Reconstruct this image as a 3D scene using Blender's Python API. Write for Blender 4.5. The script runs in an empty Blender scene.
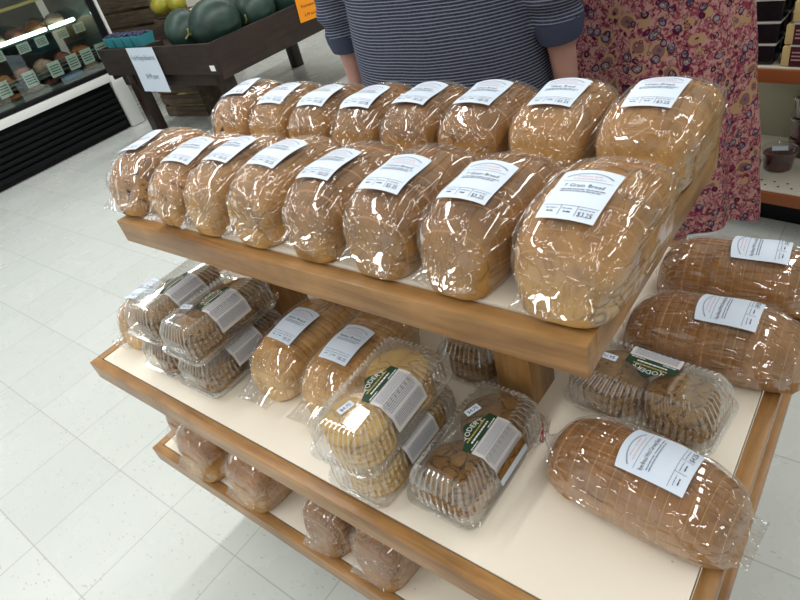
import bpy, bmesh, math, random
from mathutils import Vector, Matrix, noise
PI = math.pi
S = bpy.context.scene
COL = S.collection

# ------------------------------------------------------------------ camera
cam_d = bpy.data.cameras.new('camera')
cam = bpy.data.objects.new('camera', cam_d)
COL.objects.link(cam)
cam_d.sensor_fit = 'HORIZONTAL'
cam_d.sensor_width = 36.0
cam_d.lens = 595.6163 / 800.0 * 36.0
cam_d.clip_end = 60
cam_d.clip_start = 0.02
cam.matrix_world = Matrix(((0.78407505, -0.21419063, 0.58253643, 0.0),
                           (0.58000207, 0.58699122, -0.56483529, 0.0),
                           (-0.22096135, 0.7807456, 0.58447617, 1.3802),
                           (0, 0, 0, 1)))
S.camera = cam

# ------------------------------------------------------------------ world, lamps, exposure
w = bpy.data.worlds.new('world')
S.world = w
w.use_nodes = True
w.node_tree.nodes['Background'].inputs[0].default_value = (0.85, 0.92, 1.0, 1)
w.node_tree.nodes['Background'].inputs[1].default_value = 1.0
S.view_settings.view_transform = 'Standard'
S.view_settings.look = 'None'
S.view_settings.gamma = 1
S.view_settings.use_curve_mapping = False
S.view_settings.exposure = -0.62
S.cycles.transparent_max_bounces = 40
S.cycles.max_bounces = 10
S.cycles.use_denoising = True


def area_lamp(name, loc, sx, sy, power, col, rot=(0, 0, 0)):
    l = bpy.data.lights.new(name, 'AREA')
    l.shape = 'RECTANGLE'
    l.size, l.size_y = sx, sy
    l.energy = power
    l.color = col
    o = bpy.data.objects.new(name, l)
    o.location = loc
    o.rotation_euler = rot
    COL.objects.link(o)
    return o


CEIL = 3.0
TUBE_ROWS = [(-4.5, 2.6, 8.6, 112), (-1.95, 1.2, 9.0, 190), (0.75, 1.0, 9.0, 110)]
for X, Yc, Ln, P in TUBE_ROWS:
    area_lamp('ceiling_tube_light', (X, Yc, CEIL - 0.115), 0.14, Ln, P, (1.0, 0.99, 0.965))
# daylight through the shop window behind the camera
area_lamp('window_daylight', (-1.2, -3.95, 1.75), 4.2, 1.5, 45, (0.80, 0.91, 1.0), (PI / 2, 0, PI))
area_lamp('window_daylight', (-6.05, -1.2, 1.75), 3.0, 1.5, 30, (0.80, 0.91, 1.0), (PI / 2, 0, PI / 2 + PI))


# ------------------------------------------------------------------ node helpers
def mat(name):
    m = bpy.data.materials.new(name)
    m.use_nodes = True
    nt = m.node_tree
    return m, nt, nt.nodes['Principled BSDF']


def N(nt, t, **kw):
    n = nt.nodes.new(t)
    for k, v in kw.items():
        if k.startswith('_'):
            setattr(n, k[1:], v)
        else:
            key = int(k[1:]) if (k[0] == 'i' and k[1:].isdigit()) else k.replace('__', ' ')
            n.inputs[key].default_value = v
    return n


def L(nt, a, b):
    nt.links.new(a, b)


def coords(nt, scale=(1, 1, 1), rot=(0, 0, 0), rand=False):
    tc = N(nt, 'ShaderNodeTexCoord')
    mp = N(nt, 'ShaderNodeMapping')
    mp.inputs['Scale'].default_value = scale
    mp.inputs['Rotation'].default_value = rot
    src = tc.outputs['Object']
    if rand:
        oi = N(nt, 'ShaderNodeObjectInfo')
        ml = N(nt, 'ShaderNodeMath', _operation='MULTIPLY', i1=7.0)
        L(nt, oi.outputs['Random'], ml.inputs[0])
        ad = N(nt, 'ShaderNodeVectorMath', _operation='ADD')
        L(nt, src, ad.inputs[0])
        L(nt, ml.outputs[0], ad.inputs[1])
        src = ad.outputs[0]
    L(nt, src, mp.inputs['Vector'])
    return mp.outputs[0]


def ramp(nt, fac, stops, interp='LINEAR'):
    r = N(nt, 'ShaderNodeValToRGB')
    r.color_ramp.interpolation = interp
    el = r.color_ramp.elements
    while len(el) < len(stops):
        el.new(0.5)
    for e, (p, c) in zip(el, stops):
        e.position = p
        e.color = (*c, 1) if len(c) == 3 else c
    L(nt, fac, r.inputs[0])
    return r.outputs[0]


def mix(nt, fac, a, b, mode='MIX'):
    m = N(nt, 'ShaderNodeMix', _data_type='RGBA', _blend_type=mode)
    for sock, v in ((m.inputs[0], fac), (m.inputs[6], a), (m.inputs[7], b)):
        if isinstance(v, (int, float)):
            sock.default_value = v
        elif isinstance(v, tuple):
            sock.default_value = (*v, 1)
        else:
            L(nt, v, sock)
    return m.outputs[2]


def bump(nt, b, h, strength=0.3, dist=0.002):
    n = N(nt, 'ShaderNodeBump', Strength=strength, Distance=dist)
    L(nt, h, n.inputs['Height'])
    L(nt, n.outputs[0], b.inputs['Normal'])
    return n


def flat(name, col, rough=0.5, metal=0.0, spec=0.5, emit=0.0):
    m, nt, b = mat(name)
    b.inputs['Base Color'].default_value = (*col, 1)
    b.inputs['Roughness'].default_value = rough
    b.inputs['Metallic'].default_value = metal
    b.inputs['Specular IOR Level'].default_value = spec
    if emit:
        b.inputs['Emission Color'].default_value = (*col, 1)
        b.inputs['Emission Strength'].default_value = emit
    return m


def srgb(r, g, b):
    f = lambda c: (c / 255 / 12.92) if c / 255 <= 0.04045 else ((c / 255 + 0.055) / 1.055) ** 2.4
    return (f(r), f(g), f(b))


def wood(name, axis, dark, mid, light, rough=0.35):
    m, nt, b = mat(name)
    sc = [26, 26, 26]
    sc[axis] = 2.2
    v = coords(nt, tuple(sc), rand=True)
    n = N(nt, 'ShaderNodeTexNoise', Scale=1.6, Detail=6.0, Roughness=0.6, Distortion=0.6)
    L(nt, v, n.inputs['Vector'])
    v2 = coords(nt, (9, 9, 9), rand=True)
    n2 = N(nt, 'ShaderNodeTexNoise', Scale=1.3, Detail=3.0)
    L(nt, v2, n2.inputs['Vector'])
    c = ramp(nt, n.outputs[0], [(0.3, dark), (0.5, mid), (0.72, light)])
    c2 = ramp(nt, n2.outputs[0], [(0.3, (0.72, 0.72, 0.72)), (0.65, (1.08, 1.08, 1.08))])
    c = mix(nt, 1.0, c, c2, 'MULTIPLY')
    L(nt, c, b.inputs['Base Color'])
    b.inputs['Roughness'].default_value = rough
    bump(nt, b, n.outputs[0], 0.12, 0.001)
    return m


WD = (srgb(134, 92, 50), srgb(164, 120, 70), srgb(184, 142, 92))
M = {}
M['wood_x'] = wood('maple_along_x', 0, *WD)
M['wood_y'] = wood('maple_along_y', 1, *WD)
M['wood_z'] = wood('maple_upright', 2, *WD)
DWD = (srgb(26, 15, 11), srgb(40, 24, 17), srgb(54, 34, 24))
M['dark_x'] = wood('dark_stained_wood_x', 0, *DWD, rough=0.6)
M['dark_y'] = wood('dark_stained_wood_y', 1, *DWD, rough=0.6)
M['dark_z'] = wood('dark_stained_wood_z', 2, *DWD)
GWD = (srgb(70, 58, 46), srgb(98, 84, 68), srgb(124, 108, 90))
M['crate'] = wood('weathered_crate_wood', 0, *GWD, rough=0.7)


def laminate(name, col, specks=0.0):
    m, nt, b = mat(name)
    v = coords(nt)
    n = N(nt, 'ShaderNodeTexNoise', Scale=5.0, Detail=3.0)
    L(nt, v, n.inputs['Vector'])
    c = mix(nt, n.outputs[0], tuple(x * 0.95 for x in col), col)
    if specks:
        vo = N(nt, 'ShaderNodeTexVoronoi', Scale=55.0)
        L(nt, v, vo.inputs['Vector'])
        s = ramp(nt, vo.outputs['Distance'], [(0.0, (1, 1, 1)), (0.06, (1, 1, 1)), (0.09, (0, 0, 0))])
        n3 = N(nt, 'ShaderNodeTexNoise', Scale=7.0, Detail=1.0)
        L(nt, v, n3.inputs['Vector'])
        g = ramp(nt, n3.outputs[0], [(0.56, (0, 0, 0)), (0.66, (1, 1, 1))])
        k = mix(nt, 1.0, s, g, 'MULTIPLY')
        c = mix(nt, k, c, srgb(120, 95, 70))
    L(nt, c, b.inputs['Base Color'])
    b.inputs['Roughness'].default_value = 0.32
    return m


M['panel'] = laminate('cream_shelf_laminate', srgb(238, 228, 212), 1)


# floor: vinyl tiles
def floor_mat():
    m, nt, b = mat('speckled_vinyl_tile')
    T = 0.3048
    tc = N(nt, 'ShaderNodeTexCoord')
    sep = N(nt, 'ShaderNodeSeparateXYZ')
    L(nt, tc.outputs['Object'], sep.inputs[0])
    outs, ids = [], []
    for i, off in ((0, -2.3571), (1, 0.2442)):
        s = N(nt, 'ShaderNodeMath', _operation='SUBTRACT', i1=off)
        L(nt, sep.outputs[i], s.inputs[0])
        d = N(nt, 'ShaderNodeMath', _operation='DIVIDE', i1=T)
        L(nt, s.outputs[0], d.inputs[0])
        fl = N(nt, 'ShaderNodeMath', _operation='FLOOR')
        L(nt, d.outputs[0], fl.inputs[0])
        ids.append(fl.outputs[0])
        a = N(nt, 'ShaderNodeMath', _operation='ADD', i1=0.5)
        L(nt, d.outputs[0], a.inputs[0])
        f = N(nt, 'ShaderNodeMath', _operation='FRACT')
        L(nt, a.outputs[0], f.inputs[0])
        s2 = N(nt, 'ShaderNodeMath', _operation='SUBTRACT', i1=0.5)
        L(nt, f.outputs[0], s2.inputs[0])
        ab = N(nt, 'ShaderNodeMath', _operation='ABSOLUTE')
        L(nt, s2.outputs[0], ab.inputs[0])
        outs.append(ab.outputs[0])
    mn = N(nt, 'ShaderNodeMath', _operation='MINIMUM')
    L(nt, outs[0], mn.inputs[0]); L(nt, outs[1], mn.inputs[1])
    seam = ramp(nt, mn.outputs[0], [(0.0, (1, 1, 1)), (0.0035, (1, 1, 1)), (0.008, (0, 0, 0))])
    cb = N(nt, 'ShaderNodeCombineXYZ')
    L(nt, ids[0], cb.inputs[0]); L(nt, ids[1], cb.inputs[1])
    wn = N(nt, 'ShaderNodeTexWhiteNoise', _noise_dimensions='3D')
    L(nt, cb.outputs[0], wn.inputs[0])
    tile = ramp(nt, wn.outputs[0], [(0, srgb(204, 209, 206)), (1, srgb(210, 214, 211))])
    # flecks
    mp = N(nt, 'ShaderNodeMapping')
    mp.inputs['Scale'].default_value = (34, 95, 40)
    mp.inputs['Rotation'].default_value = (0, 0, 0.5)
    L(nt, tc.outputs['Object'], mp.inputs[0])
    vo = N(nt, 'ShaderNodeTexVoronoi', Scale=1.0, Randomness=1.0)
    L(nt, mp.outputs[0], vo.inputs['Vector'])
    fk = ramp(nt, vo.outputs['Distance'], [(0.0, (1, 1, 1)), (0.16, (1, 1, 1)), (0.24, (0, 0, 0))])
    wn2 = N(nt, 'ShaderNodeTexNoise', Scale=14.0, Detail=1.0)
    L(nt, tc.outputs['Object'], wn2.inputs['Vector'])
    g = ramp(nt, wn2.outputs[0], [(0.45, (0, 0, 0)), (0.6, (1, 1, 1))])
    fk = mix(nt, 1.0, fk, g, 'MULTIPLY')
    fcol = ramp(nt, vo.outputs['Color'], [(0.0, srgb(186, 172, 150)), (1.0, srgb(176, 180, 176))])
    kf = N(nt, 'ShaderNodeMath', _operation='MULTIPLY', i1=0.75)
    L(nt, fk, kf.inputs[0])
    c = mix(nt, kf.outputs[0], tile, fcol)
    c = mix(nt, seam, c, srgb(178, 180, 177))
    L(nt, c, b.inputs['Base Color'])
    b.inputs['Roughness'].default_value = 0.22
    n = N(nt, 'ShaderNodeTexNoise', Scale=3.0, Detail=4.0)
    L(nt, tc.outputs['Object'], n.inputs['Vector'])
    r = ramp(nt, n.outputs[0], [(0.3, (0.2, 0.2, 0.2)), (0.7, (0.34, 0.34, 0.34))])
    L(nt, r, b.inputs['Roughness'])
    bump(nt, b, n.outputs[0], 0.05, 0.004)
    return m


M['floor'] = floor_mat()
M['wall'] = flat('painted_wall', srgb(226, 222, 212), 0.7)
M['ceiling'] = flat('ceiling_tile', srgb(232, 232, 228), 0.8)


# plastics
def film(name, tint, base, graz, rough, wr=(105, 9, 75), rot=(0.15, 0, 0.30), bstr=1.0, bdist=0.003, haze=0.05, fine=True):
    m = bpy.data.materials.new(name)
    m.use_nodes = True
    nt = m.node_tree
    nt.nodes.clear()
    out = N(nt, 'ShaderNodeOutputMaterial')
    tr = N(nt, 'ShaderNodeBsdfTransparent')
    tr.inputs[0].default_value = (*tint, 1)
    gl = N(nt, 'ShaderNodeBsdfGlossy', Roughness=rough)
    gl.inputs[0].default_value = (1, 1, 1, 1)
    df = N(nt, 'ShaderNodeBsdfTranslucent')
    df.inputs[0].default_value = (0.9, 0.9, 0.9, 1)
    df2 = N(nt, 'ShaderNodeBsdfDiffuse')
    df2.inputs[0].default_value = (0.9, 0.9, 0.9, 1)
    lw = N(nt, 'ShaderNodeLayerWeight', Blend=0.35)
    if bstr > 0:
        tc = N(nt, 'ShaderNodeTexCoord')
        hs = []
        for q, (w3, r3) in enumerate(((wr, rot), ((wr[0] * 0.8, wr[1] * 1.2, wr[2]), (0.25, 0.1, -0.75)))):
            v = coords(nt, w3, r3, rand=True)
            n = N(nt, 'ShaderNodeTexNoise', Scale=1.0, Detail=0.0, Distortion=0.25)
            L(nt, v, n.inputs['Vector'])
            # creases: thin ridges along the zero lines of the noise
            hs.append(ramp(nt, n.outputs[0], [(0.41, (0, 0, 0)), (0.5, (1, 1, 1)), (0.59, (0, 0, 0))]))
        sel = N(nt, 'ShaderNodeTexNoise', Scale=16.0, Detail=1.0)
        L(nt, coords(nt, rand=True), sel.inputs['Vector'])
        sw = ramp(nt, sel.outputs[0], [(0.45, (0, 0, 0)), (0.55, (1, 1, 1))])
        both = mix(nt, sw, hs[0], hs[1])
        n2 = N(nt, 'ShaderNodeTexNoise', Scale=26.0, Detail=1.0)
        L(nt, tc.outputs['Object'], n2.inputs['Vector'])
        ad = N(nt, 'ShaderNodeMath', _operation='MULTIPLY_ADD', i1=0.8)
        L(nt, n2.outputs[0], ad.inputs[0]); L(nt, both, ad.inputs[2])
        bp = N(nt, 'ShaderNodeBump', Strength=bstr, Distance=bdist)
        L(nt, ad.outputs[0], bp.inputs['Height'])
        L(nt, bp.outputs[0], gl.inputs['Normal'])
    mr = N(nt, 'ShaderNodeMapRange')
    mr.inputs['From Min'].default_value = 0.0
    mr.inputs['From Max'].default_value = 1.0
    mr.inputs['To Min'].default_value = base
    mr.inputs['To Max'].default_value = graz
    L(nt, lw.outputs['Facing'], mr.inputs[0])
    a = N(nt, 'ShaderNodeMixShader')
    L(nt, mr.outputs[0], a.inputs[0]); L(nt, tr.outputs[0], a.inputs[1]); L(nt, gl.outputs[0], a.inputs[2])
    hz = N(nt, 'ShaderNodeMixShader', i0=0.5)
    L(nt, df.outputs[0], hz.inputs[1]); L(nt, df2.outputs[0], hz.inputs[2])
    h = N(nt, 'ShaderNodeMapRange')
    h.inputs['To Min'].default_value = haze * 0.5
    h.inputs['To Max'].default_value = min(1, haze * 4)
    L(nt, lw.outputs['Facing'], h.inputs[0])
    c = N(nt, 'ShaderNodeMixShader')
    L(nt, h.outputs[0], c.inputs[0]); L(nt, a.outputs[0], c.inputs[1]); L(nt, hz.outputs[0], c.inputs[2])
    L(nt, c.outputs[0], out.inputs[0])
    return m


M['bag'] = film('crinkled_clear_film', (0.97, 0.97, 0.975), 0.10, 0.42, 0.04, haze=0.016)
M['clam'] = film('clear_rigid_plastic', (0.97, 0.975, 0.975), 0.13, 0.70, 0.06, bstr=0.0, haze=0.03)
M['clam_rib'] = film('rib_glare_plastic', (0.95, 0.96, 0.96), 0.25, 0.7, 0.12, bstr=0.0, haze=0.30)  # white haze in the plastic stands in for lamp glare on the ribs
M['tub_film'] = film('thin_tub_plastic', (0.96, 0.96, 0.96), 0.03, 0.35, 0.05, bstr=0.0, haze=0.008)
M['glass'] = film('case_glass', (0.90, 0.95, 0.93), 0.05, 0.5, 0.01, bstr=0.0, haze=0.0)


# bread
def crust(name, c_side, c_top, c_dark, crack=0.3, streak=0.0):
    m, nt, b = mat(name)
    v = coords(nt, rand=True)
    n = N(nt, 'ShaderNodeTexNoise', Scale=22.0, Detail=6.0, Roughness=0.65)
    L(nt, v, n.inputs['Vector'])
    tc = N(nt, 'ShaderNodeTexCoord')
    sp = N(nt, 'ShaderNodeSeparateXYZ')
    L(nt, tc.outputs['Object'], sp.inputs[0])
    nb = N(nt, 'ShaderNodeTexNoise', Scale=9.0, Detail=3.0)
    L(nt, v, nb.inputs['Vector'])
    ma = N(nt, 'ShaderNodeMath', _operation='MULTIPLY_ADD', i1=0.06, i2=-0.03)
    L(nt, nb.outputs[0], ma.inputs[0])
    ad = N(nt, 'ShaderNodeMath', _operation='ADD')
    L(nt, sp.outputs[2], ad.inputs[0]); L(nt, ma.outputs[0], ad.inputs[1])
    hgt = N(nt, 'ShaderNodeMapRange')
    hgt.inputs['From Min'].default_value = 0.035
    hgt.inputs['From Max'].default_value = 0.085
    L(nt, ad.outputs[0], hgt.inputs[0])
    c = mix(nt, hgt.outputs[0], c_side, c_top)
    sh = ramp(nt, n.outputs[0], [(0.3, (0.56, 0.52, 0.46)), (0.5, (0.95, 0.95, 0.95)), (0.72, (1.2, 1.2, 1.16))])
    c = mix(nt, 1.0, c, sh, 'MULTIPLY')
    vo = N(nt, 'ShaderNodeTexVoronoi', _feature='DISTANCE_TO_EDGE', Scale=17.0)
    nd = N(nt, 'ShaderNodeTexNoise', Scale=12.0, Detail=2.0)
    L(nt, v, nd.inputs['Vector'])
    vm = N(nt, 'ShaderNodeVectorMath', _operation='MULTIPLY_ADD')
    L(nt, nd.outputs['Color'], vm.inputs[0])
    vm.inputs[1].default_value = (0.12, 0.12, 0.12)
    L(nt, v, vm.inputs[2])
    L(nt, vm.outputs[0], vo.inputs['Vector'])
    ck = ramp(nt, vo.outputs['Distance'], [(0.0, (1, 1, 1)), (0.035, (0, 0, 0))])
    g = ramp(nt, nb.outputs[0], [(0.5, (0, 0, 0)), (0.62, (1, 1, 1))])
    ck = mix(nt, 1.0, ck, g, 'MULTIPLY')
    kk = N(nt, 'ShaderNodeMath', _operation='MULTIPLY', i1=crack)
    L(nt, ck, kk.inputs[0])
    c = mix(nt, kk.outputs[0], c, c_dark)
    if streak:
        ns = N(nt, 'ShaderNodeTexNoise', Scale=1.0, Detail=4.0, Distortion=1.5)
        vs = coords(nt, (30, 55, 30), (0.2, 0.3, 0.5), rand=True)
        L(nt, vs, ns.inputs['Vector'])
        s = ramp(nt, ns.outputs[0], [(0.56, (0, 0, 0)), (0.66, (streak,) * 3)])
        c = mix(nt, s, c, srgb(58, 30, 26))
    L(nt, c, b.inputs['Base Color'])
    b.inputs['Roughness'].default_value = 0.6
    b.inputs['Specular IOR Level'].default_value = 0.3
    inv = N(nt, 'ShaderNodeMath', _operation='MULTIPLY_ADD', i1=-0.8)
    L(nt, ck, inv.inputs[0]); L(nt, n.outputs[0], inv.inputs[2])
    bump(nt, b, inv.outputs[0], 0.45, 0.003)
    return m


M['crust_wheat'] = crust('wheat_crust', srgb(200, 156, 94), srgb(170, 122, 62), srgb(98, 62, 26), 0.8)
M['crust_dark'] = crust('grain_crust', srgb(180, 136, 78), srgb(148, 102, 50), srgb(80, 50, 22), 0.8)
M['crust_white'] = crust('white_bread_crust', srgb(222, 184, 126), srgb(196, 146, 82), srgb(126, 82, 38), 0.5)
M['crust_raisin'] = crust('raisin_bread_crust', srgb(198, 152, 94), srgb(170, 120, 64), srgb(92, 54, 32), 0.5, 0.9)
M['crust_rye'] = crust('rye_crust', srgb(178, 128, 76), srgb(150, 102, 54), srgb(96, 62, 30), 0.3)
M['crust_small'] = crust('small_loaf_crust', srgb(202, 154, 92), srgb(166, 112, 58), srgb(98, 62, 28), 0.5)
M['crumb'] = flat('sliced_crumb', srgb(190, 142, 92), 0.8)
M['crumb_rye'] = flat('sliced_rye_crumb', srgb(190, 146, 90), 0.8)


def cookie_mat(name, c1, c2, crack_c, cs, crack=0.8, chips=0.0, edge=0.02):
    m, nt, b = mat(name)
    v = coords(nt, rand=True)
    n = N(nt, 'ShaderNodeTexNoise', Scale=60.0, Detail=5.0, Roughness=0.7)
    L(nt, v, n.inputs['Vector'])
    c = ramp(nt, n.outputs[0], [(0.3, c1), (0.7, c2)])
    nd = N(nt, 'ShaderNodeTexNoise', Scale=40.0, Detail=2.0)
    L(nt, v, nd.inputs['Vector'])
    vm = N(nt, 'ShaderNodeVectorMath', _operation='MULTIPLY_ADD')
    L(nt, nd.outputs['Color'], vm.inputs[0])
    vm.inputs[1].default_value = (0.03, 0.03, 0.03)
    L(nt, v, vm.inputs[2])
    vo = N(nt, 'ShaderNodeTexVoronoi', _feature='DISTANCE_TO_EDGE', Scale=cs)
    L(nt, vm.outputs[0], vo.inputs['Vector'])
    ck = ramp(nt, vo.outputs['Distance'], [(0.0, (1, 1, 1)), (edge, (0.7, 0.7, 0.7)), (edge * 3.5, (0, 0, 0))])
    mk = ramp(nt, nd.outputs[0], [(0.36, (0, 0, 0)), (0.5, (1, 1, 1))])
    ck = mix(nt, 1.0, ck, mk, 'MULTIPLY')
    kk = N(nt, 'ShaderNodeMath', _operation='MULTIPLY', i1=crack)
    L(nt, ck, kk.inputs[0])
    c = mix(nt, kk.outputs[0], c, crack_c)
    if chips:
        v3 = N(nt, 'ShaderNodeTexVoronoi', Scale=chips)
        L(nt, vm.outputs[0], v3.inputs['Vector'])
        s = ramp(nt, v3.outputs['Distance'], [(0.0, (1, 1, 1)), (0.2, (1, 1, 1)), (0.27, (0, 0, 0))])
        n4 = N(nt, 'ShaderNodeTexNoise', Scale=50.0)
        L(nt, v, n4.inputs['Vector'])
        g = ramp(nt, n4.outputs[0], [(0.45, (0, 0, 0)), (0.52, (1, 1, 1))])
        s = mix(nt, 1.0, s, g, 'MULTIPLY')
        c = mix(nt, s, c, srgb(44, 28, 22))
    L(nt, c, b.inputs['Base Color'])
    b.inputs['Roughness'].default_value = 0.75
    b.inputs['Specular IOR Level'].default_value = 0.25
    inv = N(nt, 'ShaderNodeMath', _operation='MULTIPLY_ADD', i1=-1.6)
    L(nt, ck, inv.inputs[0]); L(nt, n.outputs[0], inv.inputs[2])
    bump(nt, b, inv.outputs[0], 0.7, 0.002)
    return m


M['sugar'] = cookie_mat('sugar_cookie', srgb(202, 156, 76), srgb(222, 182, 100), srgb(160, 112, 52), 30, 0.45)
M['ginger'] = cookie_mat('ginger_cookie', srgb(126, 88, 42), srgb(158, 116, 62), srgb(44, 26, 12), 50, 1.0)
M['choc'] = cookie_mat('chocolate_chip_cookie', srgb(120, 86, 42), srgb(172, 132, 74), srgb(70, 46, 24), 60, 0.6, 62.0)

M['paper'] = flat('label_paper', srgb(218, 230, 246), 0.5)
M['ink'] = flat('black_ink', srgb(40, 42, 52), 0.6)
M['ink_soft'] = flat('grey_blue_ink', srgb(128, 138, 158), 0.6)
M['ink_pink'] = flat('pink_ink', srgb(220, 180, 186), 0.6)
M['green'] = flat('dark_green_label', srgb(28, 62, 44), 0.4)
M['gold'] = flat('gold_print', srgb(196, 168, 84), 0.5)
M['white_print'] = flat('white_print', srgb(236, 238, 234), 0.5)
M['news'] = flat('label_panel_paper', srgb(216, 212, 212), 0.5)
M['tie'] = flat('red_twist_tie', srgb(160, 24, 40), 0.4)


# ------------------------------------------------------------------ object helpers
def link(name, me, parent=None, loc=None, rot=None):
    o = bpy.data.objects.new(name, me)
    COL.objects.link(o)
    if parent:
        o.parent = parent
    if loc:
        o.location = loc
    if rot:
        o.rotation_euler = rot
    return o


def tag(o, label=None, cat=None, group=None, kind=None):
    for k, v in (('label', label), ('category', cat), ('group', group), ('kind', kind)):
        if v:
            o[k] = v
    return o


def empty(name, loc, rz=0, label=None, cat=None, group=None):
    o = bpy.data.objects.new(name, None)
    o.empty_display_size = 0.05
    COL.objects.link(o)
    o.location = loc
    o.rotation_euler = (0, 0, rz)
    return tag(o, label, cat, group)


def copy_tree(src, parent=None):
    c = src.copy()
    COL.objects.link(c)
    c.parent = parent
    for ch in list(src.children):
        copy_tree(ch, c)
    return c


class MB:
    def __init__(self):
        self.v, self.f, self.m = [], [], []

    def quad_grid(self, rows, closed=True, mi=0, cap0=False, cap1=False):
        base = len(self.v)
        n = len(rows[0])
        for r in rows:
            self.v += [tuple(p) for p in r]
        for i in range(len(rows) - 1):
            mm = mi[i] if isinstance(mi, list) else mi
            for j in range(n if closed else n - 1):
                a = base + i * n + j
                b = base + i * n + (j + 1) % n
                self.f.append((a, b, b + n, a + n)); self.m.append(mm)
        m0 = mi[0] if isinstance(mi, list) else mi
        if cap0:
            self.f.append(tuple(base + j for j in reversed(range(n)))); self.m.append(m0)
        if cap1:
            o = base + (len(rows) - 1) * n
            self.f.append(tuple(o + j for j in range(n))); self.m.append(m0)
        return self

    def box(self, c, s, rot=None, mi=0):
        x, y, z = (k / 2 for k in s)
        pts = [Vector(p) for p in ((-x, -y, -z), (x, -y, -z), (x, y, -z), (-x, y, -z), (-x, -y, z), (x, -y, z), (x, y, z), (-x, y, z))]
        if rot is not None:
            pts = [rot @ p for p in pts]
        b = len(self.v)
        self.v += [tuple(Vector(c) + p) for p in pts]
        for f in ((0, 3, 2, 1), (4, 5, 6, 7), (0, 1, 5, 4), (1, 2, 6, 5), (2, 3, 7, 6), (3, 0, 4, 7)):
            self.f.append(tuple(b + i for i in f)); self.m.append(mi)
        return self

    def tube(self, pts, rad, n=10, mi=0, caps=True):
        pts = [Vector(p) for p in pts]
        if not isinstance(rad, (list, tuple)):
            rad = [rad] * len(pts)
        rows = []
        up = Vector((0.13, 0.27, 0.95))
        for i, p in enumerate(pts):
            t = (pts[min(i + 1, len(pts) - 1)] - pts[max(i - 1, 0)]).normalized()
            a = t.cross(up)
            if a.length < 1e-3:
                a = t.cross(Vector((1, 0, 0)))
            a.normalize()
            b = t.cross(a)
            r = rad[i]
            rx, ry = r if isinstance(r, tuple) else (r, r)
            rows.append([p + a * rx * math.cos(k * 2 * PI / n) + b * ry * math.sin(k * 2 * PI / n) for k in range(n)])
        return self.quad_grid(rows, True, mi, caps, caps)

    def lathe(self, prof, c=(0, 0, 0), n=24, mi=0, cap0=True, cap1=True):
        rows = [[(c[0] + r * math.cos(k * 2 * PI / n), c[1] + r * math.sin(k * 2 * PI / n), c[2] + z) for k in range(n)] for r, z in prof]
        return self.quad_grid(rows, True, mi, cap0, cap1)

    def ball(self, c, r, n=12, mi=0):
        rx, ry, rz = r if isinstance(r, tuple) else (r, r, r)
        rows = []
        for i in range(1, n):
            a = -PI / 2 + PI * i / n
            rows.append([(c[0] + rx * math.cos(a) * math.cos(k * PI / n), c[1] + ry * math.cos(a) * math.sin(k * PI / n), c[2] + rz * math.sin(a)) for k in range(2 * n)])
        return self.quad_grid(rows, True, mi, True, True)

    def mesh(self, name, mats, smooth=True, bevel=0.0, angle=40):
        me = bpy.data.meshes.new(name)
        me.from_pydata([tuple(p) for p in self.v], [], self.f)
        for mm in (mats if isinstance(mats, (list, tuple)) else [mats]):
            me.materials.append(mm)
        me.polygons.foreach_set('material_index', self.m)
        bm = bmesh.new()
        bm.from_mesh(me)
        bmesh.ops.recalc_face_normals(bm, faces=bm.faces)
        if bevel:
            bmesh.ops.bevel(bm, geom=list(bm.edges), offset=bevel, segments=2, affect='EDGES', profile=0.6)
        bm.to_mesh(me)
        bm.free()
        if smooth:
            me.polygons.foreach_set('use_smooth', [True] * len(me.polygons))
            if angle < 180:
                me.set_sharp_from_angle(angle=math.radians(angle))
        me.update()
        return me

    def build(self, name, mats, parent=None, loc=None, rot=None, **kw):
        return link(name, self.mesh(name, mats, **kw), parent, loc, rot)


def box_obj(name, c, s, m, parent=None, bevel=0.002, origin=None):
    """a box whose origin sits at its own centre"""
    return MB().box((0, 0, 0), s).build(name, m, parent, c, None, bevel=bevel, angle=30)


# text: 2-D meshes from the built-in font, cached
_tc = {}


def text2d(s, bold=False):
    k = s
    if k in _tc:
        return _tc[k]
    cu = bpy.data.curves.new('txt', 'FONT')
    cu.body = s
    cu.resolution_u = 2
    cu.fill_mode = 'FRONT'
    cu.align_x = 'CENTER'
    o = bpy.data.objects.new('txt', cu)
    COL.objects.link(o)
    dg = bpy.context.evaluated_depsgraph_get()
    me = bpy.data.meshes.new_from_object(o.evaluated_get(dg))
    vs = [(v.co.x, v.co.y) for v in me.vertices]
    fs = [tuple(p.vertices) for p in me.polygons]
    bpy.data.objects.remove(o)
    bpy.data.curves.remove(cu)
    bpy.data.meshes.remove(me)
    xs = [a for a, _ in vs] or [0]
    _tc[k] = (vs, fs, min(xs), max(xs))
    return _tc[k]


def put_text(mb, s, fn, cx, cy, width=None, size=None, mi=0, arc=None):
    """write s centred at cx, base line cy on the surface fn(x, y); width limits the line"""
    vs, fs, x0, x1 = text2d(s)
    sc = size if size else width / max(x1 - x0, 1e-6)
    if width and size:
        sx = width / max(x1 - x0, 1e-6)
    else:
        sx = sc
    b = len(mb.v)
    for x, y in vs:
        X, Y = x * sx, y * sc
        if arc:
            a = X / arc
            mb.v.append(tuple(fn(cx + (arc + Y) * math.sin(a), cy + (arc + Y) * math.cos(a) - arc)))
        else:
            mb.v.append(tuple(fn(cx + X, cy + Y)))
    for f in fs:
        mb.f.append(tuple(b + i for i in f)); mb.m.append(mi)


def put_rect(mb, fn, x0, x1, y0, y1, mi=0, n=1):
    b = len(mb.v)
    for i in range(n + 1):
        x = x0 + (x1 - x0) * i / n
        mb.v.append(tuple(fn(x, y0))); mb.v.append(tuple(fn(x, y1)))
    for i in range(n):
        mb.f.append((b + 2 * i, b + 2 * i + 2, b + 2 * i + 3, b + 2 * i + 1)); mb.m.append(mi)


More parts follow.
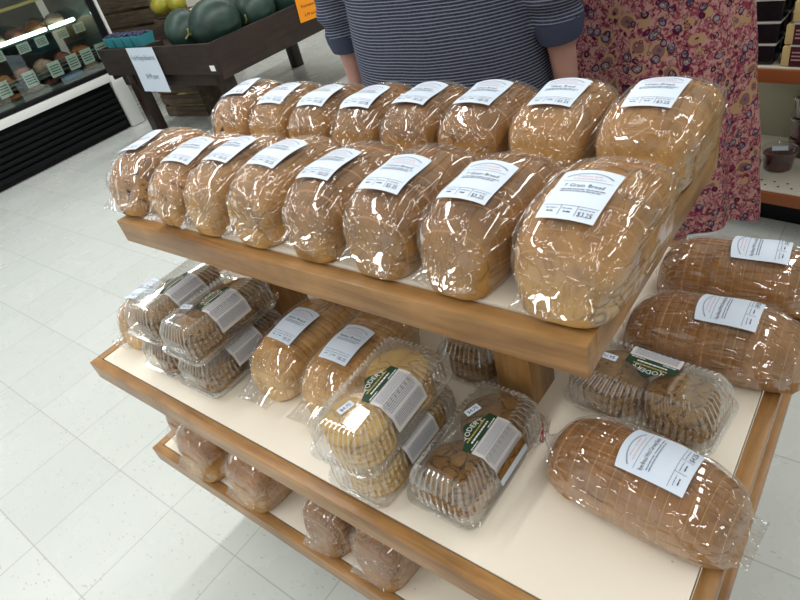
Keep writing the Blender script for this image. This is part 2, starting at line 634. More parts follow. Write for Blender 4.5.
def put_words(mb, fn, x0, x1, y, h, rng, mi=0):
    """a line of tiny print, too small to read: word-long dashes"""
    x = x0
    while x < x1 - 0.001:
        wl = rng.uniform(0.002, 0.006)
        put_rect(mb, fn, x, min(x + wl, x1), y, y + h, mi)
        x += wl + 0.0009


# ------------------------------------------------------------------ the room
def struct(name, mb, m, **kw):
    return tag(mb.build(name, m, **kw), kind='structure')


struct('floor', MB().box((-1.5, 2.2, -0.05), (11.0, 13.0, 0.1)), M['floor'], smooth=False)
struct('ceiling', MB().box((-1.5, 2.2, CEIL + 0.05), (11.0, 13.0, 0.1)), M['ceiling'], smooth=False)
struct('wall_back', MB().box((-1.5, 8.75, 1.5), (11.0, 0.1, 3.0)), M['wall'], smooth=False)
struct('wall_right', MB().box((4.05, 2.2, 1.5), (0.1, 13.0, 3.0)), M['wall'], smooth=False)
wl = MB()
for c, s in (((-7.05, 4.5, 1.5), (0.1, 8.4, 3.0)), ((-7.05, -3.5, 1.5), (0.1, 1.6, 3.0)), ((-7.05, -1.2, 0.5), (0.1, 3.0, 1.0)), ((-7.05, -1.2, 2.75), (0.1, 3.0, 0.5))):
    wl.box(c, s)
struct('wall_left', wl, M['wall'], smooth=False)
wf = MB()
for c, s in (((-5.2, -4.35, 1.5), (3.8, 0.1, 3.0)), ((2.5, -4.35, 1.5), (3.2, 0.1, 3.0)), ((-1.2, -4.35, 0.5), (4.2, 0.1, 1.0)), ((-1.2, -4.35, 2.75), (4.2, 0.1, 0.5))):
    wf.box(c, s)
struct('wall_front', wf, M['wall'], smooth=False)
M['white_metal'] = flat('white_enamel', srgb(232, 234, 232), 0.35)
for i, (c, wd, ax) in enumerate((((-1.2, -4.3, 1.75), 4.2, 0), ((-7.0, -1.2, 1.75), 3.0, 1))):
    f = MB()
    for k in (-1, -0.33, 0.33, 1):
        q = list(c); q[ax] += k * (wd / 2 - 0.03)
        f.box(q, (0.05, 0.06, 1.5) if ax == 0 else (0.06, 0.05, 1.5))
    for dz in (-0.73, 0.73):
        f.box((c[0], c[1], c[2] + dz), (wd, 0.06, 0.05) if ax == 0 else (0.06, wd, 0.05))
    struct('window_%d' % (i + 1), f, M['white_metal'])
M['tube'] = flat('fixture_housing', srgb(235, 235, 230), 0.5)
for X, Yc, Ln, P in TUBE_ROWS:
    MBx = MB().box((0, 0, 0), (0.22, Ln + 0.1, 0.06))
    o = MBx.build('fluorescent_fixture', M['tube'], None, (X, Yc, CEIL - 0.06), None, bevel=0.006)
    tag(o, {-4.5: 'long ceiling light fixture above the meat case', -1.95: 'long ceiling light fixture above the left end of the bread stand',
            0.75: 'long ceiling light fixture right of the bread stand'}[X], 'ceiling light', 'fluorescent ceiling fixtures')

# ------------------------------------------------------------------ bread stand
XL, XR, YF, YB = -1.2855, -0.0405, 0.2665, 1.071
TXL, TXR, TYF, TYB = -1.135, -0.193, 0.4225, 0.912
ZB, ZM, ZT = 0.350, 0.649, 0.9475
TH = 0.046
stand = empty('bread_display_stand', ((XL + XR) / 2, (YF + YB) / 2, 0), 0,
              'three-tier maple display stand with cream shelves, loaded with bread', 'display stand')
sc = stand.location.copy()


def tray(x0, x1, y0, y1, z, bw=0.021, raised=0.0):
    cx, cy = (x0 + x1) / 2 - sc.x, (y0 + y1) / 2 - sc.y
    p = box_obj('shelf_panel', (cx, cy, z - 0.0085 + raised), (x1 - x0 - 2 * bw - 0.004, y1 - y0 - 2 * bw - 0.004, 0.016), M['panel'], stand, 0.0015)
    for nm, c, s, m in (('front_board', (0, -(y1 - y0) / 2 + bw / 2, 0), (x1 - x0, bw, TH), 'wood_x'),
                        ('back_board', (0, (y1 - y0) / 2 - bw / 2, 0), (x1 - x0, bw, TH), 'wood_x'),
                        ('side_board', (-(x1 - x0) / 2 + bw / 2, 0, 0), (bw, y1 - y0 - 2 * bw, TH), 'wood_y'),
                        ('side_board', ((x1 - x0) / 2 - bw / 2, 0, 0), (bw, y1 - y0 - 2 * bw, TH), 'wood_y')):
        box_obj(nm, (c[0], c[1], 0.0085 - TH / 2 - raised), s, M[m], p, 0.0015)


tray(XL, XR, YF, YB, ZB)
tray(XL, XR, YF, YB, ZM)
tray(TXL, TXR, TYF, TYB, ZT, 0.026, 0.003)
for x in (-0.374, -0.953):
    for y in (0.59, 0.80):
        box_obj('post', (x - sc.x, y - sc.y, (ZM + ZT - TH) / 2 + 0.001), (0.06, 0.075, ZT - TH - ZM + 0.016), M['wood_z'], stand)
        box_obj('post', (x - sc.x, y - sc.y, (ZB + ZM - TH) / 2 + 0.001), (0.06, 0.075, ZM - TH - ZB + 0.016), M['wood_z'], stand)
for x in (XL + 0.15, XR - 0.15):
    for y in (YF + 0.16, YB - 0.16):
        box_obj('leg', (x - sc.x, y - sc.y, (ZB - 0.03) / 2), (0.06, 0.06, ZB - 0.03), M['wood_z'], stand)

# ------------------------------------------------------------------ loaves in film bags
PAN = [(0.0, 0.0), (0.36, 0.0), (0.425, 0.02), (0.45, 0.10), (0.46, 0.30), (0.465, 0.45), (0.492, 0.56), (0.5, 0.66), (0.485, 0.77), (0.43, 0.87), (0.32, 0.95), (0.17, 0.99), (0.0, 1.0)]
OVAL = [(0.0, 0.0), (0.33, 0.0), (0.41, 0.03), (0.46, 0.11), (0.492, 0.25), (0.5, 0.40), (0.485, 0.55), (0.44, 0.70), (0.36, 0.83), (0.25, 0.93), (0.12, 0.985), (0.0, 1.0)]


def resample(poly, n):
    d = [0.0]
    for a, b in zip(poly, poly[1:]):
        d.append(d[-1] + math.hypot(b[0] - a[0], b[1] - a[1]))
    out, k = [], 0
    for i in range(n):
        t = d[-1] * i / (n - 1)
        while k < len(d) - 2 and d[k + 1] < t:
            k += 1
        f = (t - d[k]) / max(d[k + 1] - d[k], 1e-9)
        out.append((poly[k][0] + (poly[k + 1][0] - poly[k][0]) * f, poly[k][1] + (poly[k + 1][1] - poly[k][1]) * f))
    return out


def smooth_poly(p, it=2):
    for _ in range(it):
        q = [p[0]]
        for a, b in zip(p, p[1:]):
            q += [(a[0] * .75 + b[0] * .25, a[1] * .75 + b[1] * .25), (a[0] * .25 + b[0] * .75, a[1] * .25 + b[1] * .75)]
        q.append(p[-1])
        p = q
    return p


class LoafShape:
    def __init__(self, ln, wd, ht, prof, nx, nz, nh=21):
        self.ln, self.wd, self.ht, self.nx, self.nz = ln, wd, ht, nx, nz
        self.half = resample([(x * wd, z * ht) for x, z in smooth_poly(prof)], nh)      # bottom centre -> crest, x >= 0
        h = self.half
        self.ring = [(x, z) for x, z in h] + [(-x, z) for x, z in reversed(h[1:-1])]
        self.crest = list(reversed(h))

    def scale(self, y):
        v = min(abs(2 * y / self.ln), 0.99999)
        return (1 - v ** self.nx) ** (1 / self.nx), (1 - v ** self.nz) ** (1 / self.nz)

    def top(self, arc, y, off=0.0):
        """point on the upper surface, arc metres sideways from the crest line"""
        s, a = self.crest, abs(arc)
        k, acc = 0, 0.0
        while k < len(s) - 2:
            d = math.hypot(s[k + 1][0] - s[k][0], s[k + 1][1] - s[k][1])
            if acc + d > a:
                break
            acc += d
            k += 1
        dx, dz = s[k + 1][0] - s[k][0], s[k + 1][1] - s[k][1]
        d = math.hypot(dx, dz)
        f = (a - acc) / d
        x, z = s[k][0] + dx * f, s[k][1] + dz * f
        sx, sz = self.scale(y)
        nx, nz = -dz / d, dx / d
        g = 1 if arc >= 0 else -1
        return Vector((g * (x * sx + nx * off), y, z * sz + nz * off))


def loaf_mesh(sh, seed, m_crust, m_crumb, slice_w=0.0125, rough=0.003, seam=0.012):
    SEAM = 1 - seam
    rng = random.Random(seed)
    sd = Vector((seed * 3.7, seed * 1.9, seed * 5.3))
    n = max(6, int(sh.ln / slice_w))
    mb = MB()
    rows, mi = [], []
    for i in range(n):
        y0, y1 = -sh.ln / 2 + sh.ln * i / n, -sh.ln / 2 + sh.ln * (i + 1) / n
        dx, dz, ks = rng.uniform(-0.0012, 0.0012), rng.uniform(0, 0.0012), rng.uniform(0.985, 1.008)
        ts = (0.035, 0.25, 0.5, 0.75, 0.965)
        if i == 0:
            ts = (0.002, 0.012, 0.03, 0.06, 0.1, 0.16, 0.24, 0.34, 0.46, 0.6, 0.78, 0.965)
        if i == n - 1:
            ts = (0.035, 0.22, 0.4, 0.54, 0.66, 0.76, 0.84, 0.9, 0.94, 0.97, 0.988, 0.998)
        for j, t in enumerate(ts):
            y = y0 + (y1 - y0) * t
            sx, sz = sh.scale(y)
            e = SEAM if (j in (0, len(ts) - 1) and not (i == 0 and j == 0) and not (i == n - 1 and j == len(ts) - 1)) else 1.0
            row = []
            for x, z in sh.ring:
                p = Vector((x * sx * ks * e + dx, y, max(0.0014, z * sz * (ks if z > 0.01 else 1) * (e if z > sh.ht * .3 else 1) + (dz if z > 0.01 else 0))))
                q = p * 18 + sd
                a = noise.noise(q) * rough + noise.noise(q * 2.3) * rough * 0.5
                c = Vector((0, y, sh.ht * 0.45))
                d = (p - c)
                if p.z > 0.004:
                    p = p + d.normalized() * a
                    p.z = max(p.z, 0.0014)
                row.append(p)
            rows.append(row)
            mi.append(1 if (j == len(ts) - 1 and i < n - 1) else 0)
    mb.quad_grid(rows, True, mi[:len(rows) - 1], True, True)
    return mb.mesh('bread', [m_crust, m_crumb], angle=70)


def bag_mesh(sh, seed, ext0=0.035, ext1=0.05, slack=0.0035, side=0.0015):
    """film round the loaf: flat heat-sealed fin at -y, gathered neck at +y"""
    sd = Vector((seed * 7.1, seed * 2.3, seed * 4.9))
    rng = random.Random(seed)
    R = sh.ring
    hl = sh.ln / 2
    ys = []
    na = 10
    for i in range(na):
        ys.append(-hl - ext0 + (ext0 + 0.008) * i / na)
    nb = 46
    for i in range(nb + 1):
        ys.append(-hl + 0.008 + (2 * hl - 0.016) * i / nb)
    nc = 14
    for i in range(1, nc + 1):
        ys.append(hl - 0.008 + (ext1 + 0.008) * i / nc)
    rows = []
    zf = sh.ht * (0.22 + 0.12 * rng.random())
    tw = rng.uniform(-0.5, 0.5)
    for y in ys:
        yy = max(-hl * 0.955, min(hl * 0.955, y))
        sx, sz = sh.scale(yy)
        f0 = max(0.0, min(1.0, (-hl + 0.006 - y) / (ext0 + 0.006)))          # 0..1 into the front fin
        f1 = max(0.0, min(1.0, (y - hl + 0.006) / (ext1 * 0.55 + 0.006)))
        g1 = max(0.0, min(1.0, (y - hl - ext1 * 0.55) / (ext1 * 0.45)))
        s0 = f0 ** 0.6
        s1 = (1 - (1 - f1) ** 2)
        row = []
        m = len(R)
        for k, (x, z) in enumerate(R):
            ang = 2 * PI * k / m
            bx, bz = x * sx * (1 + side / sh.wd * 2), z * sz + (slack if z > 0.003 else 0.0004)
            # wrinkles
            p = Vector((bx, y, bz))
            q = Vector((p.x * 62 + p.y * 9, p.y * 13 + p.z * 6, p.z * 48)) + sd
            rg = 1 - abs(noise.noise(q)) * 2.2
            big = noise.noise(p * 14 + sd)
            c = Vector((0, y, sh.ht * 0.45))
            d = (p - c)
            d.y = 0
            d.normalize()
            amp = 0.0028 * rg + 0.003 * max(0, big) + 0.001
            if abs(y) < hl * 0.9 and z > sh.ht * 0.86:
                amp *= 0.5
            if bz > 0.004:
                p += d * max(amp * (0.35 if abs(x) > sh.wd * 0.38 and z < sh.ht * 0.8 else 1.0), -0.0005)
            # front fin
            fx = bx * (0.97 + 0.06 * f0) + 0.003 * math.sin(ang * 5 + seed)
            fz = zf + (0.0018 if math.sin(ang - PI / 2) > 0 else -0.0018) + 0.006 * math.sin(fx * 45 + seed) * f0
            p.x += (fx - p.x) * s0
            p.z += (fz - p.z) * s0
            # gathered neck
            pleat = 1 + 0.35 * math.sin(ang * 9 + seed)
            rr = 0.0055 * pleat if g1 <= 0 else (0.0055 + 0.02 * g1) * pleat
            nx, nz = rr * math.sin(ang + tw), sh.ht * 0.42 - rr * math.cos(ang + tw) * 0.6
            p.x += (nx - p.x) * s1
            p.z += (nz - p.z) * s1
            p.z = max(p.z, 0.0006)
            row.append(p)
        rows.append(row)
    mb = MB().quad_grid(rows, True, 0)
    me = mb.mesh('film_bag', [M['bag']], angle=180)
    return me


def label_meshes(sh, title, price, seed, arc0=0.0, y0=0.0, wd=0.062, ln=0.080, rot=0.0, off=0.0085):
    rng = random.Random(seed)
    cr, sr = math.cos(rot), math.sin(rot)

    def fn(x, y, o=0.0):
        return sh.top(arc0 + x * cr - y * sr, y0 + x * sr + y * cr, off + o + 0.0015 * math.sin(y * 60 + seed))
    mb = MB()
    rows = []
    nx, ny = 10, 10
    for j in range(ny + 1):
        r = []
        for i in range(nx + 1):
            x = -wd / 2 + wd * i / nx
            top = ln / 2 + 0.004 * (1 - (2 * x / wd) ** 2)
            y = -ln / 2 + (top + ln / 2) * j / ny
            r.append(fn(x, y))
        rows.append(r)
    mb.quad_grid(rows, False)
    paper = mb.mesh('label', [M['paper']], angle=180)
    t = MB()
    f2 = lambda x, y: fn(x, y, 0.0006)
    # arched letterhead
    R = wd * 0.52
    for i in range(24):
        a0, a1 = -0.95 + 1.9 * i / 24, -0.95 + 1.9 * (i + 0.75) / 24
        for k in (0,):
            b = len(t.v)
            for a, rr in ((a0, R), (a1, R), (a1, R - 0.0022), (a0, R - 0.0022)):
                t.v.append(tuple(f2(rr * 0.95 * math.sin(a), ln / 2 - 0.004 - R * 0.62 + rr * 0.62 * math.cos(a))))
            t.f.append((b, b + 1, b + 2, b + 3)); t.m.append(1)
    put_words(t, f2, -wd * 0.22, wd * 0.22, ln * 0.36, 0.0012, rng, 2)
    put_words(t, f2, -wd * 0.28, wd * 0.28, ln * 0.30, 0.0012, rng, 2)
    put_rect(t, f2, -wd * 0.42, wd * 0.42, ln * 0.245, ln * 0.252, 1, 6)
    put_text(t, title, f2, 0, ln * 0.12, width=min(wd * 0.8, 0.0052 * 0.62 * len(title)), size=0.0075)
    put_words(t, f2, -wd * 0.36, wd * 0.40, ln * 0.06, 0.0014, rng, 1)
    put_words(t, f2, -wd * 0.36, wd * 0.34, ln * 0.02, 0.0014, rng, 1)
    put_rect(t, f2, -wd * 0.46, wd * 0.46, -ln * 0.27, -ln * 0.262, 1, 6)
    for x in (-wd * 0.15, wd * 0.13):
        put_rect(t, f2, x, x + 0.0007, -ln * 0.44, -ln * 0.27, 1)
    for x in (-wd * 0.3, -wd * 0.01):
        put_words(t, f2, x - wd * .1, x + wd * .1, -ln * 0.33, 0.001, rng, 1)
        put_words(t, f2, x - wd * .06, x + wd * .06, -ln * 0.39, 0.0014, rng, 0)
    put_words(t, f2, wd * .17, wd * .42, -ln * 0.32, 0.001, rng, 1)
    put_text(t, price, f2, wd * 0.30, -ln * 0.43, width=wd * 0.24, size=0.0085)
    pr = t.mesh('label_print', [M['ink'], M['ink_soft'], M['ink_pink']], smooth=False)
    return paper, pr


def make_loaf(name, sh, seed, crust_key, title, price, loc, rz, label, cat, group, crumb='crumb', lab=None, slice_w=0.0125,
              bag=None, rough=0.003, tie=False, seam=0.012):
    root = empty(name, (loc[0], loc[1], loc[2] + 0.0006), rz, label, cat, group)
    link('bread', loaf_mesh(sh, seed, M[crust_key], M[crumb], slice_w, rough, seam), root)
    link('film_bag', bag_mesh(sh, seed, **(bag or {})), root)
    if title:
        p, pr = label_meshes(sh, title, price, seed, **(lab or {}))
        lo = link('label', p, root)
        link('label_print', pr, lo)
    if tie:
        hl = sh.ln / 2
        MB().tube([(0, hl + 0.019, sh.ht * .42 - .009), (0.009, hl + 0.020, sh.ht * .42), (0, hl + 0.021, sh.ht * .42 + .009), (-0.009, hl + 0.020, sh.ht * .42), (-0.004, hl + 0.019, sh.ht * .42 - .011), (0.008, hl + 0.024, sh.ht * .42 + .016)], 0.0011, 6).build('twist_tie', M['tie'], root)
    return root


G_F, G_R = 'bagged loaves in the front row of the top shelf', 'bagged loaves in the rear row of the top shelf'
FW = [  # x, width, height, crust, rz, title, description
    (-1.114, 0.124, 0.102, 'crust_raisin', 0.10, 'Cinnamon Bread', 'bagged tan loaf at the left end of the top front row, over the corner'),
    (-0.976, 0.104, 0.098, 'crust_raisin', 0.06, 'Raisin Bread', 'bagged raisin loaf with dark streaks, second from the left in the top front row'),
    (-0.860, 0.108, 0.102, 'crust_wheat', 0.0, 'Wheat Bread', 'bagged loaf right of the streaked raisin loaf, third from the left in front'),
    (-0.738, 0.114, 0.106, 'crust_wheat', -0.02, 'Wheat Bread', 'smooth golden bagged loaf, fourth from the left in the top front row'),
    (-0.612, 0.110, 0.103, 'crust_dark', 0.02, '7 Grain Bread', 'bagged grain loaf, fifth from the left in the top front row'),
    (-0.488, 0.116, 0.107, 'crust_dark', 0.0, '7 Grain Bread', 'bagged brown grain loaf, third from the right in the top front row'),
    (-0.366, 0.112, 0.105, 'crust_dark', -0.02, '7 Grain Bread', 'bagged brown loaf second from the right in the top front row'),
    (-0.233, 0.132, 0.108, 'crust_wheat', 0.0, '7 Grain Bread', 'largest bagged loaf, right end of the top front row by the stand corner'),
]
lab_f = [(-0.022, -0.015, 0.15), (0.004, -0.02, 0.1), (-0.002, -0.008, 0.05), (0.0, -0.01, 0.0), (-0.006, -0.02, 0.0), (0.0, -0.03, 0.0), (0.0, -0.025, 0.0), (-0.004, -0.034, -0.02)]
for i, (x, wd, ht, ck, rz, title, d) in enumerate(FW):
    sh = LoafShape(0.228, wd, ht, PAN, 4.2, 3.1)
    make_loaf('bagged_loaf', sh, 11 + i, ck, title, '$3.25', (x, 0.555, ZT + 0.003), rz, d, 'bread loaf', G_F,
              lab=dict(arc0=lab_f[i][0], y0=lab_f[i][1], rot=lab_f[i][2]), slice_w=0.019, seam=0.006, rough=0.004, bag=dict(ext0=0.020, ext1=0.03))
RW = [
    (-1.112, 0.116, 0.106, 'crust_raisin', 0.06, 'bagged loaf with a dark spot, left end of the top rear row'),
    (-0.988, 0.108, 0.102, 'crust_wheat', 0.03, 'bagged loaf second from the left in the top rear row'),
    (-0.870, 0.106, 0.100, 'crust_dark', 0.0, 'bagged loaf third from the left in the top rear row'),
    (-0.754, 0.106, 0.100, 'crust_dark', 0.0, 'bagged loaf fourth from the left in the top rear row'),
    (-0.636, 0.108, 0.102, 'crust_dark', 0.0, 'bagged loaf fourth from the right in the top rear row'),
    (-0.512, 0.116, 0.104, 'crust_dark', 0.0, 'bagged loaf third from the right in the top rear row'),
    (-0.384, 0.118, 0.106, 'crust_wheat', 0.0, 'bagged loaf second from the right in the top rear row'),
    (-0.245, 0.132, 0.108, 'crust_wheat', -0.02, 'bagged round topped loaf at the right end of the top rear row'),
]
lab_r = [(-0.012, -0.005, 0.2), (0.0, -0.02, 0.1), (0.0, -0.02, 0.1), (0.0, -0.022, 0.1), (0.0, -0.012, 0), (0.0, -0.012, 0), (0.0, -0.012, 0), (-0.004, -0.012, 0)]
for i, (x, wd, ht, ck, rz, d) in enumerate(RW):
    sh = LoafShape(0.196, wd, ht, PAN, 4.2, 3.2)
    make_loaf('bagged_loaf', sh, 31 + i, ck, 'Wheat Bread' if i < 4 else 'White Bread', '$3.25', (x, 0.806, ZT + 0.003), rz, d, 'bread loaf', G_R,
              lab=dict(arc0=lab_r[i][0], y0=lab_r[i][1], rot=lab_r[i][2]), slice_w=0.019, seam=0.006, rough=0.004, bag=dict(ext0=0.006, ext1=0.03))

# middle shelf: two white loaves, small loaf at the left end, three rye loaves
for i, (x, d) in enumerate(((-0.786, 'pale bagged white loaf on the middle shelf, next to the chocolate chip boxes'),
                            (-0.652, 'pale bagged white loaf on the middle shelf, next to the sugar cookie boxes'))):
    sh = LoafShape(0.25, 0.124, 0.090, PAN, 4, 3.0)
    make_loaf('bagged_white_loaf', sh, 51 + i, 'crust_white', 'Italian Bread', '$3.25', (x, 0.50, ZM), -0.03 + 0.04 * i, d, 'bread loaf', 'white loaves on the middle shelf', seam=0.005,
              lab=dict(arc0=0.0, y0=-0.02, rot=0.0, wd=0.06, ln=0.085))
sh = LoafShape(0.17, 0.095, 0.100, OVAL, 4, 3)
make_loaf('bagged_small_loaf', sh, 61, 'crust_white', 'Dinner Rolls', '$2.50', (-1.222, 0.428, ZM), 0.05,
          'small bagged loaf at the far left end of the middle shelf', 'bread loaf', 'loaves on the middle shelf',
          lab=dict(wd=0.055, ln=0.07, rot=0.2), bag=dict(ext0=0.02, ext1=0.04))
for i, (x, y, rz, s) in enumerate(((-0.150, 0.468, -0.10, 0.98), (-0.146, 0.765, 0.0, 1.02), (-0.150, 0.935, 0.06, 1.0))):
    sh = LoafShape(0.250 * s, 0.122, 0.098, OVAL, 3.6, 3.4)
    make_loaf('bagged_rye_loaf', sh, 71 + i, 'crust_rye', 'Rye Bread With Caraway Seeds', '$4.25', (x, y, ZM), PI / 2 + rz,
              ['brown sliced rye loaf at the front right corner of the middle shelf', 'brown sliced rye loaf directly behind the cookie box on the right',
               'brown sliced rye loaf at the back right of the middle shelf'][i], 'bread loaf', 'sliced rye loaves on the middle shelf', 'crumb_rye',
              lab=dict(arc0=0.002, y0=(-0.02, -0.02, -0.03)[i], rot=0.0), bag=dict(ext0=0.014, ext1=0.028), tie=True, rough=0.002)
# bottom shelf
BOT = [(-1.212, 0.42, 0.095, 0.118, 'bagged loaf at the left end of the bottom shelf, mostly hidden by the next one'),
       (-1.078, 0.375, 0.138, 0.130, 'bagged round tan loaf standing proud at the left of the bottom shelf'),
       (-0.905, 0.380, 0.140, 0.120, 'bagged tan loaf on the bottom shelf, third from the left before the gap'),
       (-0.682, 0.385, 0.108, 0.118, 'darker bagged loaf just right of the gap on the bottom shelf'),
       (-0.552, 0.388, 0.122, 0.118, 'darker bagged loaf at the right end of the row on the bottom shelf')]
for i, (x, y, wd, ht, d) in enumerate(BOT):
    sh = LoafShape(0.21, wd, ht, PAN, 4.0, 4.0)
    make_loaf('bagged_loaf', sh, 91 + i, 'crust_small' if i < 3 else 'crust_rye', None, None, (x, y, ZB), 0.0, d, 'bread loaf', 'bagged loaves on the bottom shelf',
              bag=dict(ext0=0.014, ext1=0.03, slack=0.005), seam=0.006)

# ------------------------------------------------------------------ cookies and their boxes
def rrect(a, b, r, n):
    """n points round a rounded rectangle of half sizes a, b; returns points, outward normals, arc positions"""
    segs = [(a - r, -b, 1, 0, 2 * (0), 0)]
    per = 4 * (a - r) + 4 * (b - r) + 2 * PI * r
    pts = []
    corners = [((a - r), -(b - r), -PI / 2), ((a - r), (b - r), 0), (-(a - r), (b - r), PI / 2), (-(a - r), -(b - r), PI)]
    straights = [2 * (b - r), 2 * (a - r), 2 * (b - r), 2 * (a - r)]
    for i in range(n):
        s = per * i / n
        for k in range(4):
            cx, cy, a0 = corners[k]
            la = PI / 2 * r
            if s <= la:
                t = a0 + s / r
                pts.append((cx + r * math.cos(t), cy + r * math.sin(t), math.cos(t), math.sin(t), 0.0))
                break
            s -= la
            if s <= straights[k]:
                t = a0 + PI / 2
                ex, ey = cx + r * math.cos(t), cy + r * math.sin(t)
                dx, dy = -math.sin(t), math.cos(t)
                pts.append((ex + dx * s, ey + dy * s, math.cos(t), math.sin(t), 1.0))
                break
            s -= straights[k]
    while len(pts) < n:
        pts.append(pts[0])
    return pts


CA, CB, CH = 0.062, 0.112, 0.078      # clamshell half width, half length, height


def clam_meshes():
    n = 240
    base, lid = MB(), MB()

    def ring(inset, z, amp=0.0, r=0.024):
        out = []
        for i, (x, y, nx, ny, st) in enumerate(rrect(CA - inset, CB - inset, max(0.004, r - inset * 0.6), n)):
            k = amp * (1 if (i // 2) % 2 else -1)
            out.append((x + nx * k, y + ny * k, z))
        return out
    base.quad_grid([ring(0.000, 0.0195), ring(0.000, 0.018), ring(0.007, 0.0178), ring(0.008, 0.015, 0.0005), ring(0.0095, 0.004, 0.0005), ring(0.012, 0.0012), ring(0.022, 0.0008)], True, 0, False, True)
    lid.quad_grid([ring(0.000, 0.0198), ring(0.000, 0.0206), ring(0.007, 0.0208), ring(0.0078, 0.023), ring(0.0085, 0.028, 0.0010), ring(0.0095, 0.050, 0.0012), ring(0.0108, 0.0565, 0.0022),
                   ring(0.0170, 0.0660, 0.0032), ring(0.0235, CH - 0.0006, 0.0030), ring(0.0275, CH), ring(0.031, CH + 0.0003)], True, 0, False, True)
    for q in range(6 * n, 9 * n):                       # painted glare on the moulded ribs round the top edge
        if ((q % n) // 2) % 2 and (q % n) % 2 == 0:
            lid.m[q] = 1
    return base.mesh('tray', [M['clam']], angle=60), lid.mesh('lid', [M['clam'], M['clam_rib']], angle=25)


TRAY_ME, LID_ME = clam_meshes()


def clam_fn(x, y, off=0.0008):
    """label surface: x across the short side from the crest, wrapping down over the +x wall; y along the long side"""
    e = CA - 0.024
    if x <= e:
        return Vector((x, y, CH + off))
    s = x - e
    d1 = math.hypot(0.012, 0.014)
    if s < d1:
        f = s / d1
        return Vector((e + 0.012 * f + off * .7, y, CH - 0.014 * f + off * .7))
    f = (s - d1) / 0.032
    return Vector((e + 0.012 + 0.007 * f + 0.003 + off, y, CH - 0.014 - 0.032 * f))


def clam_label(seed, side_photo=False, ext=0.062, yoff=0.0, wide=0.072):
    rng = random.Random(seed)
    g = lambda x, y: clam_fn(x, y + yoff, 0.0012)
    g2 = lambda x, y: clam_fn(x, y + yoff, 0.0019)
    hw = wide / 2
    x_arch, x_mid = -0.014, 0.021
    badge, panel, t = MB(), MB(), MB()
    rows = []
    nn = 16
    for i in range(nn + 1):
        y = -hw + wide * i / nn
        u = abs(2 * y / wide)
        top = x_arch + (0.016 * (1 - math.cos(PI * min(1.0, u / 0.66))) / 2 if u < 0.66 else 0.016 + 0.004 * (u - 0.66) / 0.34)
        rows.append([g(top + (x_mid - top) * k / 6, y) for k in range(7)])
    badge.quad_grid(rows, False)
    rows = []
    for i in range(13):
        y = -hw + wide * i / 12
        rows.append([g(x_mid + (ext) * k / 20, y) for k in range(21)])
    panel.quad_grid(rows, False)
    # writing: 'up' is -x, reading direction +y
    f = lambda a, b: g2(-b, a)
    put_text(t, "YODER'S", f, 0, -0.0005, width=0.040, size=0.011, mi=1, arc=0.030)
    put_words(t, f, -0.024, 0.024, -0.0075, 0.0022, rng, 2)
    put_words(t, f, -0.022, 0.022, -0.0135, 0.0024, rng, 1)
    put_words(t, f, 0.012, hw - 0.004, -0.0188, 0.0016, rng, 1)
    put_words(t, f, -hw + 0.004, -0.014, -0.0188, 0.0016, rng, 1)
    put_rect(t, f, -hw, hw, -0.0212, -0.0206, 1, 4)
    y = -x_mid - 0.005
    while y > -x_mid - ext + 0.006:
        put_words(t, f, -hw + 0.005, hw - 0.005, y, 0.0011, rng, 0)
        y -= 0.0029
    return (badge.mesh('badge', [M['green']], angle=180), panel.mesh('ingredient_panel', [M['news']], angle=180),
            t.mesh('label_print', [M['ink_soft'], M['white_print'], M['gold']], smooth=False))


def cookie_mesh(seed, r, h, m):
    rng = random.Random(seed)
    sd = Vector((seed * 2.1, seed * 3.3, seed))
    prof = [(0.0001, 0.0), (0.55, 0.0), (0.90, 0.03), (0.985, 0.22), (1.0, 0.45), (0.97, 0.68), (0.88, 0.86), (0.7, 0.96), (0.45, 1.0), (0.2, 1.0), (0.0001, 0.98)]
    n = 40
    rows = []
    for pr, pz in prof:
        row = []
        for k in range(n):
            a = 2 * PI * k / n
            p = Vector((pr * math.cos(a) * r, pr * math.sin(a) * r, pz * h))
            e = 0.985 + 0.02 * noise.noise(Vector((math.cos(a) * 1.5, math.sin(a) * 1.5, seed)))
            p.x *= e; p.y *= e
            if pz > 0.5:
                p.z += noise.noise(p * 45 + sd) * h * 0.14
            row.append(p)
        rows.append(row)
    return MB().quad_grid(rows, True, 0, True, True).mesh('cookie', [m], angle=180)


CK = {k: [cookie_mesh(s + q, r, h, M[k]) for s in range(3)] for q, (k, r, h) in enumerate((('sugar', 0.0490, 0.0120), ('ginger', 0.0490, 0.0142), ('choc', 0.0490, 0.0142)))}
NTH = ['top', 'second', 'third', 'fourth', 'fifth', 'lowest']
PRICE_ME = {}


